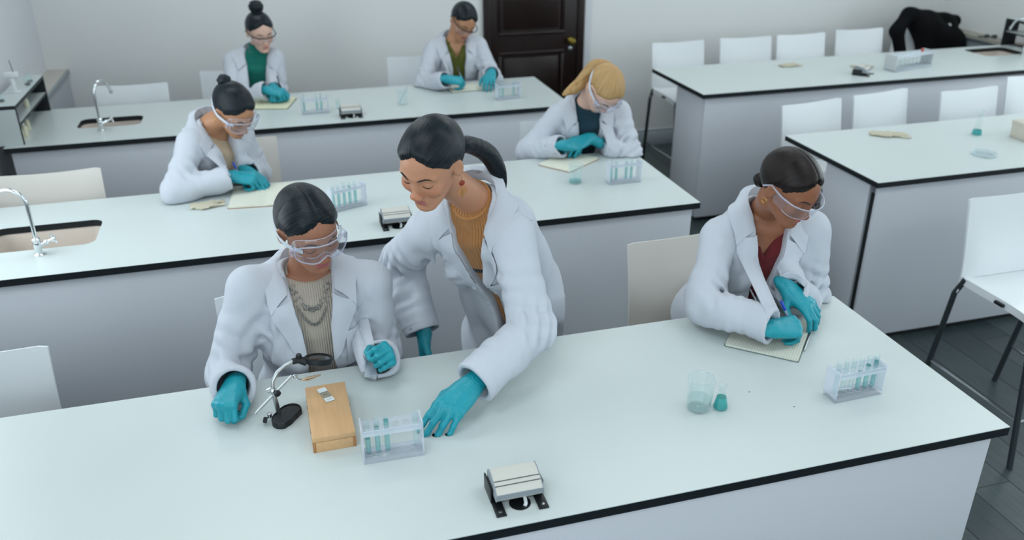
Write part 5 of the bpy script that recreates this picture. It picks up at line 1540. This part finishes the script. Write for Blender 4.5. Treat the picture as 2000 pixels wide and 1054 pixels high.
    # ---- gloves
    for s in 'RL':
        gl = c['hand' + s]; wp = np.array(gl['at'], float) + V3(0, 0, lift[s]) if 'at' in gl else Wr[s] + unit(Wr[s] - E[s]) * .012
        Wd, Qd = glove_shape(wp, unit(gl['dir']), gl['back'], gl['pose'], s == 'R', hg, gl.get('sc', 1.0), E[s] - Wr[s])
        k = (Wd[:, 1] < by) & (Wd[:, 2] < BT + gl.get('lift', .0015)); Wd[k, 2] = BT + gl.get('lift', .0015)
        np_obj('glove', Wd, Qd, [M_GLOVE], root)
    # ---- legs (behind and below the bench)
    kf = unit(fw * V3(1, 1, 0)); tr = []; F = Field(np.minimum(Pv, Pv + kf * .55) - V3(.3, .3, 0) - V3(0, 0, Pv[2] + .01), np.maximum(Pv, Pv + kf * .55) + V3(.3, .3, .1), .013)
    for s in (-1, 1):
        hip = Pv + rt * .085 * s
        if c.get('stand'):
            kn = V3(hip[0], hip[1], 0) + kf * .02 + V3(0, 0, .47) + rt * s * .01; an = V3(kn[0], kn[1], .10) - kf * .02
        else:
            kl = c.get('knee', .36); kn = hip + kf * kl + rt * .02 * s + V3(0, 0, -.01); an = kn - kf * .06 + V3(0, 0, -(kn[2] - .30))
        F.add(cone(hip, kn, .072, .056), .03); F.add(cone(kn, an, .056, .040), .02); tr.append(an)
    F.add(ellip(Pv, (.17, .12, .068), T), .03)
    V, Q = F.mesh(); np_obj('trousers', relax(V, Q, 1), Q, [M_TROU], root)
    for an in tr:
        F = Field(an - V3(.16, .16, .12), an + V3(.16, .16, .08), .009); F.add(ellip(an + kf * .05 - V3(0, 0, .055), (.042, .115, .035), np.array([rt, kf, (0, 0, 1)])), .01); F.add(cone(an, an - V3(0, 0, .04), .042, .040), .02)
        V, Q = F.mesh(); np_obj('shoe', V, Q, [M_SHOE], root)
    # ---- eyewear
    gk = c.get('eyewear')
    def hcurve(fnc, n, t0=0, t1=1): return [Vector(hw(fnc(t0 + (t1 - t0) * i / (n - 1)))) for i in range(n)]
    if gk == 'mask':
        gr = bpy.data.objects.new('goggles', None); COL.objects.link(gr); gr.parent = root; gr.matrix_parent_inverse = inv
        gk_kid = lambda mb, nm, ang=50: kid(mb, nm, gr, ang)
        def outline(t, wx, zu, zl, yf, curv, notch):
            a = 2 * math.pi * t; cx_, sx_ = math.cos(a), math.sin(a)
            x = wx * abs(cx_) ** .55 * (1 if cx_ > 0 else -1); z = (zu if sx_ > 0 else zl) * abs(sx_) ** .62 * (1 if sx_ > 0 else -1)
            if sx_ < 0: z += notch * math.exp(-(x / .017) ** 2)
            return V3(x, yf - curv * x * x, z + .006)
        n = 64
        fr_ = [outline(i / n, .079, .030, .035, .116, 6.0, .024) for i in range(n)]
        bk_ = [outline(i / n, .0745, .040, .032, .098, 8.2, .020) for i in range(n)]
        rows = [[tuple(hw(p)) for p in fr_], [tuple(hw(p * .5 + q * .5 + V3(0, .004, 0))) for p, q in zip(fr_, bk_)], [tuple(hw(p)) for p in bk_]]
        gk_kid(MB().grid(rows, M_GOG, close=True), 'skirt')
        ce = [tuple(hw((p[0] * .5, .116 - 6.0 * (p[0] * .5) ** 2 + .001, p[2] * .5))) for p in fr_]
        b = MB().grid([[tuple(hw(p)) for p in fr_], ce], M_GOG, close=True)
        k0 = len(b.v); b.v.append(tuple(hw((0, .118, .006)))); o_ = n
        for i in range(n): b.f.append((o_ + i, o_ + (i + 1) % n, k0)); b.m.append(0)
        gk_kid(b, 'lens')
        gk_kid(MB().tube([hw(p) for p in fr_ + fr_[:1]], .0023, M_GOGR, n=8), 'front_rim')
        gk_kid(MB().tube([hw(p) for p in bk_ + bk_[:1]], .0013, M_GOGR, n=8), 'face_seal')
        for s in (-1, 1):
            gk_kid(MB().tube([hw((s * .0775, .072, .018)), hw((s * .084, .062, .004)), hw((s * .081, .066, -.014))], .0042, M_GOGR, n=8), 'strap_clip')
        st_ = []
        for i in range(25):
            a = R(-52 + i * (284 / 24)) ; st_.append((V3(.087 * math.cos(a), -.012 - .112 * math.sin(a) if False else -.012 - .110 * math.sin(a), -.004 + .030 * max(0, math.sin(a)))))
        top_ = [tuple(hw(p + V3(0, 0, .007))) for p in st_]; bot_ = [tuple(hw(p - V3(0, 0, .007))) for p in st_]
        sheet('strap', [top_, bot_], .0015, M_STRAP, gr)
    elif gk in ('visor', 'black'):
        gr = bpy.data.objects.new('safety_glasses', None); COL.objects.link(gr); gr.parent = root; gr.matrix_parent_inverse = inv
        gk_kid = lambda mb, nm, ang=50: kid(mb, nm, gr, ang)
        fm = M_GOGR if gk == 'visor' else M_BLACK
        rows = []; rows2 = []
        wx = .080; zu, zl = (.012, -.036) if gk == 'visor' else (.010, -.028)
        for i in range(33):
            u = -1 + 2 * i / 32; x = wx * math.sin(u * 1.35) / math.sin(1.35); y = .024 + .089 * math.cos(u * 1.22)
            zlo = zl + .020 * math.exp(-(x / .013) ** 2) + .010 * abs(u) ** 4
            rows.append([tuple(hw((x * (1 + .0 * k), y + .006 * (1 - k) - .004 * k, zu + (zlo - zu) * k))) for k in (0, .33, .66, 1)])
        gk_kid(MB().grid(rows, M_GOG), 'lens')
        gk_kid(MB().tube([r_[0] for r_ in rows], .0026 if gk == 'visor' else .0036, fm, n=8), 'brow_bar')
        gk_kid(MB().tube([r_[3] for r_ in rows], .0011, M_GOGR, n=6), 'lens_edge')
        for s in (-1, 1):
            y0 = .024 + .089 * math.cos(1.22)
            gk_kid(MB().tube([hw((s * .080, y0 + .006, zu)), hw((s * .0825, .03, zu - .002)), hw((s * .0835, -.02, zu + .004)), hw((s * .082, -.045, -.008))], .0030 if gk == 'visor' else .0030, fm, n=8), 'temple_arm')
            if gk == 'visor':
                sheet('side_shield', [[tuple(hw((s * .081, y0 + .004 - .05 * a, zu + .002))) for a in (0, .5, 1)], [tuple(hw((s * .083, y0 + .000 - .05 * a, -.012))) for a in (0, .5, 1)], [tuple(hw((s * .081, y0 - .001 - .04 * a, -.028))) for a in (0, .5, 1)]], .0015, M_GOG, gr)
    # ---- jewellery
    for kind in c.get('extras', []):
        if kind == 'hoops':
            for s in (-1, 1): kid(MB().tube(arc(Vector(hw((s * .080, -.014, -.047))), .009, 0, 2 * math.pi, 16, tuple(hm[1]), tuple(hm[2])), .0013, M_GOLD, n=6), 'earring')
        if kind == 'drops':
            for s in (-1, 1):
                a = Vector(hw((s * .082, -.014, -.036))); dn = Vector((0, 0, -1)); lat = (Vector(hm[0]) * s + Vector(hm[1]) * .6).normalized()
                eo = kid(MB().tube([a, a + dn * .012], .0008, M_GOLD, n=6), 'earring')
                for cz, r_, cm_ in ((.020, .0088, mat('rust enamel', '#8E3B2B', rough=.4)), (.043, .0160, mat('copper enamel', '#C08458', rough=.35, metal=.3))):
                    kid(MB().tube([a + dn * cz - lat * .001, a + dn * cz + lat * .001], r_, cm_, n=20), 'earring_disc', eo)
                kid(MB().tube([a + dn * .030 + lat * .002, a + dn * .062 + lat * .002], .0012, M_GOLD, n=6), 'earring_bar', eo)
        if kind == 'chains':
            sb = bvh_of(shirt)
            def onshirt(x, z):
                h_ = sb.ray_cast(Vector(tw((x, .4, z))), -fwv, .6); return (h_[0] if h_[0] else Vector(tw((x, .09, z)))) + fwv * .003
            for (w_, z0, z1, nl, rl) in ((.052, -.03, -.085, 26, .0052), (.055, -.035, -.135, 30, .0040)):
                ch_ = MB()
                for k in range(nl):
                    u = -1 + 2 * k / (nl - 1); p = onshirt(w_ * u, z0 + (z1 - z0) * (1 - abs(u) ** 2.0))
                    big = 1.7 if (nl == 26 and k % 4 == 1) else 1
                    ch_.tube(arc(p, rl * big, 0, 2 * math.pi, 10, tuple(rt), tuple(up if k % 2 or big > 1 else unit(up * .4 + fw))), .0010, M_SILVER, n=5)
                kid(ch_, 'necklace')
    return root

def pen(a, b, label, col, cap=None, body=None):
    """ballpoint from tip a to end b"""
    a, b = Vector(a), Vector(b); d = (b - a).normalized(); L = (b - a).length
    t = thing('pen', tuple(a), label, 'pen')
    bm_ = body or clear_mat('clear pen barrel', (.9, .92, .94), milk=.3)
    MB().tube([d * .006, d * (L * .74)], .0038, bm_, n=10).build('barrel', t)
    MB().tube([d * .010, d * (L * .72)], .0013, col, n=6).build('ink_tube', t)
    MB().tube([Vector((0, 0, 0)), d * .006], [.0008, .0030], M_STEEL, n=8).build('tip', t)
    MB().tube([d * (L * .74), d * (L * .985), d * L], [.0044, .0042, .003], cap or col, n=10).build('cap', t)
    return t
M_BLUE = mat('blue ink plastic', '#1E3FB4', rough=.35)

# ------------------------------------------------------------------ the seven students
def knit(name, col, rib=0.0, bands=(), bandcol='#15171C', freq=900.0):
    """knitted top: ribs and bands laid out in the wearer's own frame"""
    m = mat(name, col, rough=.9, spec=.15, sheen=.2); nt = m.node_tree; b = nt.nodes['Principled BSDF']
    a = nt.nodes.new('ShaderNodeAttribute'); a.attribute_name = 'tl'; sp = nt.nodes.new('ShaderNodeSeparateXYZ'); nt.links.new(a.outputs['Vector'], sp.inputs[0])
    last = None
    if bands:
        acc = None
        for (z0, z1) in bands:
            g = nt.nodes.new('ShaderNodeMath'); g.operation = 'COMPARE'; g.inputs[1].default_value = (z0 + z1) / 2; g.inputs[2].default_value = abs(z1 - z0) / 2
            nt.links.new(sp.outputs['Z'], g.inputs[0])
            if acc is None: acc = g
            else:
                ad = nt.nodes.new('ShaderNodeMath'); ad.operation = 'MAXIMUM'; nt.links.new(acc.outputs[0], ad.inputs[0]); nt.links.new(g.outputs[0], ad.inputs[1]); acc = ad
        mx = nt.nodes.new('ShaderNodeMix'); mx.data_type = 'RGBA'; mx.inputs[6].default_value = lin(col); mx.inputs[7].default_value = lin(bandcol)
        nt.links.new(acc.outputs[0], mx.inputs[0]); nt.links.new(mx.outputs[2], b.inputs['Base Color'])
    if rib:
        s = nt.nodes.new('ShaderNodeMath'); s.operation = 'MULTIPLY'; s.inputs[1].default_value = freq; nt.links.new(sp.outputs['X'], s.inputs[0])
        sn = nt.nodes.new('ShaderNodeMath'); sn.operation = 'SINE'; nt.links.new(s.outputs[0], sn.inputs[0])
        bp = nt.nodes.new('ShaderNodeBump'); bp.inputs['Strength'].default_value = rib; bp.inputs['Distance'].default_value = .004
        nt.links.new(sn.outputs[0], bp.inputs['Height']); nt.links.new(bp.outputs[0], b.inputs['Normal'])
    return m
SK_A = skin_mat('warm brown skin', '#9B6A52', '#A2565A', '#9A5C48')
SK_B = skin_mat('tan skin', '#B98568', '#A5605C', '#B87052')
SK_C = skin_mat('deep brown skin', '#8E5C42', '#9C5B52', '#8C5038')
SK_D = skin_mat('light brown skin', '#B08060', '#A0605A', '#B07055')
SK_E = skin_mat('fair skin', '#D3AD9B', '#C08078', '#D09884')
HR_K = hair_mat('black hair', '#050607', '#16242C', rough=.30)  # second, bluish strand colour paints the sheen of light into the hair
HR_B = hair_mat('dark brown hair', '#0A0605', '#1E1210', rough=.32)
HR_Y = hair_mat('blonde hair', '#8E6A40', '#CBAA78', rough=.45, streak=.9)

person(dict(label='seated woman in lab coat with large clear goggles and silver necklaces, foreground', by=2.281, base=(.05, 2.40, 0), seed=1.0,
    H=(0.057, 2.324, 1.343), face=(.34, -.84, -.34), roll=-6, N=(0.044, 2.44, 1.174), P=(.05, 2.46, .74), SR=(-0.129, 2.42, 1.13), SL=(0.225, 2.42, 1.103),
    WR=(-0.194, 2.135, 0.976), hintR=(-.35, .45, -.85), WL=(0.215, 2.2, 0.952), hintL=(.12, .6, -.85),
    skin=SK_A, hair=HR_K, bun=((0, -.118, -.005), .036), shirt=dict(mat=knit('beige rib knit', '#B9AFA3', .6), neck=.018), bust=1,
    open=[(-.60, -.075, .060), (-.40, -.062, .048), (-.26, -.044, .034), (-.15, -.045, .040), (-.05, -.062, .058), (.02, -.070, .068), (.1, -.08, .08)], lapel_end=-.25,
    pocket=(-.122, -.215, .075, .115, -.08), buttons=[(.062, -.31)], eyewear='mask', extras=['chains'],
    handR=dict(dir=(-.30, -.85, -.10), back=(-.15, -.25, .95), pose='fist', at=(-0.193, 2.15, 0.973), sc=.95), handL=dict(dir=(.10, -.55, .48), back=(.65, -.25, .55), pose='fist', at=(0.223, 2.19, 0.954), sc=.95)))

person(dict(label='standing woman in lab coat and orange knit leaning over to the tube rack', by=2.281, base=(.62, 2.5, 0), seed=2.3,
    H=(0.396, 2.212, 1.542), face=(-.62, -.64, -.40), roll=6, N=(0.551, 2.38, 1.36), P=(.735, 2.56, .93), SR=(0.425, 2.46, 1.235), SL=(0.64, 2.27, 1.27),
    WR=(0.395, 2.5, 0.858), hintR=(-.2, .6, -.1), WL=(0.441, 1.955, 0.957), hintL=(.8, -.2, -.5), arm=(.285, .25), sleeve=(.068, .067, .062, .058),
    skin=SK_B, hair=HR_K, part=False, tie=(0, -.115, .01), pony=[[(0.499, 2.3, 1.554), (0.528, 2.33, 1.546), (0.591, 2.37, 1.504), (0.627, 2.38, 1.443), (0.645, 2.37, 1.39)], (.018, .022, .026, .022, .006)],
    shirt=dict(mat=knit('orange rib knit', '#B07A48', .7, bands=((-.215, -.195), (-.30, -.28)), freq=650), neck=.035), bust=1, stand=.45,
    open=[(-.60, -.030, -.005), (-.30, -.022, .008), (-.20, -.030, .020), (-.10, -.045, .038), (-.03, -.062, .058), (.1, -.08, .08)], lapel_end=-.24,
    pocket=(-.085, -.27, .09, .115, -.10), buttons=[(.03, -.27), (.012, -.37)], extras=['drops'],
    handR=dict(dir=(-.05, -.15, -1), back=(-.8, .3, .1), pose='rest'), handL=dict(dir=(-.164, -.118, -.055), back=(-.05, -.42, .85), pose='reach', sc=1.08)))

person(dict(label='seated woman in lab coat and maroon top writing in a notebook, foreground right', by=2.281, base=(1.5, 2.40, 0), seed=3.7,
    H=(1.529, 2.214, 1.354), hs=.97, face=(.30, -.78, -.42), roll=0, N=(1.57, 2.38, 1.214), P=(1.50, 2.47, .74), SR=(1.416, 2.4, 1.117), SL=(1.707, 2.33, 1.144),
    WR=(1.399, 2.013, 0.955), hintR=(-.85, .2, -.35), WL=(1.559, 2.179, 0.985), hintL=(.55, .3, -.6),
    skin=SK_C, hair=HR_B, bun=((0, -.098, -.055), .026), shirt=dict(mat=knit('maroon jersey', '#5E2226'), neck=.0, v=(.13, .055)), bust=1,
    open=[(-.60, -.020, .006), (-.30, -.022, .012), (-.20, -.034, .028), (-.10, -.046, .044), (-.02, -.062, .060), (.1, -.08, .08)], lapel_end=-.23,
    pocket=(-.115, -.25, .085, .10, -.05), buttons=[(.030, -.27)], eyewear='visor', extras=['hoops'],
    handR=dict(dir=(.90, .05, -.08), back=(-.05, -.40, .90), pose='write', at=(1.404, 2.016, 0.945), lift=.0095), handL=dict(dir=(.30, -.80, -.30), back=(.10, -.55, .80), pose='rest', at=(1.557, 2.182, 0.98), lift=.0095)))

person(dict(label='woman with a small top bun and goggles leaning on her elbow at the middle bench', by=4.028, base=(-.28, 4.15, 0), seed=5.1, h=.009, hh=.0034, hg=.003,
    H=(-0.168, 4.03, 1.26), face=(.48, -.62, -.62), roll=-4, N=(-0.276, 4.13, 1.179), P=(-.33, 4.24, .72), SR=(-0.374, 4.05, 1.116), SL=(-0.166, 4.2, 1.098),
    WR=(-0.221, 3.928, 0.95), hintR=(-.95, -.1, -.15), WL=(-0.146, 4.04, 0.929), hintL=(.2, .7, -.6), arm=(.25, .25),
    skin=SK_D, hair=HR_K, part=False, pull=(0, -.8, .6), bun=((0, -.108, .082), .031), shirt=dict(mat=knit('cream jersey', '#B8A48C'), neck=.002),
    open=[(-.60, -.006, .006), (-.25, -.010, .008), (-.15, -.030, .024), (-.05, -.055, .05), (.1, -.08, .08)], lapel_end=-.2, eyewear='mask', extras=['hoops'],
    handR=dict(dir=(.95, -.10, -.16), back=(0, -.35, .95), pose='write'), handL=dict(dir=(.55, -.75, -.3), back=(.1, -.3, .9), pose='rest')))

person(dict(label='blonde woman with a ponytail bent over her notebook at the middle bench', by=4.028, base=(1.57, 4.16, 0), seed=6.2, h=.009, hh=.0034, hg=.003,
    H=(1.602, 3.98, 1.242), face=(.10, -.50, -.90), roll=8, N=(1.565, 4.12, 1.139), P=(1.56, 4.30, .72), SR=(1.423, 4.14, 1.075), SL=(1.745, 4.12, 1.072),
    WR=(1.381, 3.958, 0.95), hintR=(-.55, .5, -.4), WL=(1.545, 4, 0.955), hintL=(.95, .0, -.2), arm=(.25, .24),
    skin=SK_E, hair=HR_Y, part=False, pull=(0, -.6, .8), pony=[[(1.637, 4.04, 1.341), (1.591, 4.07, 1.343), (1.546, 4.09, 1.285), (1.474, 4.06, 1.24), (1.401, 4.02, 1.221)], (.022, .030, .030, .024, .006)], locks=4,
    shirt=dict(mat=knit('dark teal shirt', '#1F3A46'), neck=.03), open=[(-.60, -.05, .05), (-.30, -.055, .055), (-.15, -.055, .055), (-.05, -.06, .06), (.1, -.08, .08)], lapel_end=-.25,
    pocket=(-.115, -.22, .08, .10, 0), eyewear='mask',
    handR=dict(dir=(.90, .25, -.12), back=(-.1, -.45, .9), pose='write'), handL=dict(dir=(-.80, -.40, -.1), back=(.1, -.45, .9), pose='rest')))

person(dict(label='student with a high top knot, black glasses and green turtleneck at the back bench', by=5.768, base=(-.07, 5.92, 0), seed=7.4, h=.010, hh=.004, hg=.003,
    H=(-0.017, 5.84, 1.288), face=(.28, -.90, -.28), roll=-2, N=(-0.06, 5.88, 1.147), P=(-.10, 5.96, .72), SR=(-0.207, 5.88, 1.097), SL=(0.05, 5.88, 1.098),
    WR=(-0.021, 5.527, 0.955), hintR=(-.9, .2, -.5), WL=(0.025, 5.6, 0.96), hintL=(.1, .6, -.8), arm=(.27, .24),
    skin=SK_E, hair=HR_K, part=False, pull=(0, -.5, .85), bun=((0, -.050, .146), .047), shirt=dict(mat=knit('green turtleneck', '#17695E', .3, freq=500), neck=.072, nr=.060),
    open=[(-.60, -.02, .06), (-.35, -.030, .05), (-.15, -.05, .05), (-.05, -.06, .06), (.1, -.08, .08)], lapel_end=-.26, buttons=[(.07, -.3)], eyewear='black',
    handR=dict(dir=(.90, -.35, -.15), back=(.05, -.35, .9), pose='write'), handL=dict(dir=(.1, -.9, -.2), back=(.1, -.3, .9), pose='fist')))

person(dict(label='student in black glasses and olive top writing before the dark door', by=5.768, base=(1.28, 5.92, 0), seed=8.8, h=.010, hh=.004, hg=.003,
    H=(1.306, 5.82, 1.291), face=(.16, -.82, -.52), roll=14, N=(1.255, 5.88, 1.161), P=(1.26, 5.97, .72), SR=(1.11, 5.88, 1.1), SL=(1.412, 5.88, 1.111),
    WR=(1.113, 5.514, 0.955), hintR=(-.6, .4, -.6), WL=(1.43, 5.564, 0.96), hintL=(.4, .5, -.7), arm=(.28, .25),
    skin=SK_D, hair=HR_K, bun=((0, -.112, -.02), .03), shirt=dict(mat=knit('olive shirt', '#4F5222'), neck=.01, v=(.10, .04)),
    open=[(-.60, -.05, .035), (-.35, -.045, .04), (-.15, -.045, .045), (-.05, -.06, .06), (.1, -.08, .08)], lapel_end=-.26, eyewear='black',
    handR=dict(dir=(.90, -.1, -.15), back=(0, -.40, .9), pose='write'), handL=dict(dir=(-.35, -.85, -.2), back=(-.1, -.35, .9), pose='rest')))

# pens
pen((1.52, 2.052, 0.912), (1.453, 2.066, 1.04), 'clear ballpoint with blue cap held by the student in maroon', M_BLUE)
pen((-0.167, 3.992, 0.912), (-0.204, 3.985, 1.03), 'blue pen held upright by the student with the small bun', M_BLUE)
pen((1.478, 4.044, 0.912), (1.39, 4.087, 1), 'blue pen held by the blonde student', M_BLUE, body=M_BLUE)
pen((1.259, 5.599, 0.912), (1.201, 5.575, 1.04), 'pale pen held by the student in the olive top', M_SEAM)
pen((0.074, 5.622, 0.912), (0.052, 5.579, 1.06), 'dark pen held by the student in the green turtleneck', M_SEAM, body=M_SEAM)

# black jacket thrown over the corner chair
jk = thing('black_jacket', (5.4, 6.3, 0), 'black jacket draped over the chair in the far right corner', 'jacket')
M_JACK = mat('black wool', '#07080B', rough=.9, spec=.2)
jp = lambda px, py, y: None
F = Field((4.85, 6.0, .55), (6.0, 6.72, 1.25), .012)
for a, b, r0, r1 in [((5.207, 6.25, 1.1), (5.804, 6.38, 0.984), .055, .06), ((5.364, 6.28, 1.008), (5.734, 6.32, 0.809), .10, .15), ((5.686, 6.34, 0.961), (5.773, 6.32, 0.763), .085, .12),
                     ((5.21, 6.25, 1.067), (5.098, 6.22, 0.968), .05, .055), ((5.108, 6.22, 0.968), (5.182, 6.22, 0.773), .055, .05), ((5.397, 6.27, 0.944), (5.54, 6.27, 0.676), .07, .09)]:
    F.add(cone(a, b, r0, r1), .04)
F.disp(lambda X, Y, Z: .004 * np.sin(X * 34 + 3 * np.sin(Z * 6)) + .004 * nz3(X, Y, Z, 16, 3), .05)
V, Q = F.mesh(); V = relax(V, Q, 1)
o = np_obj('jacket_cloth', V, Q, [M_JACK], jk)
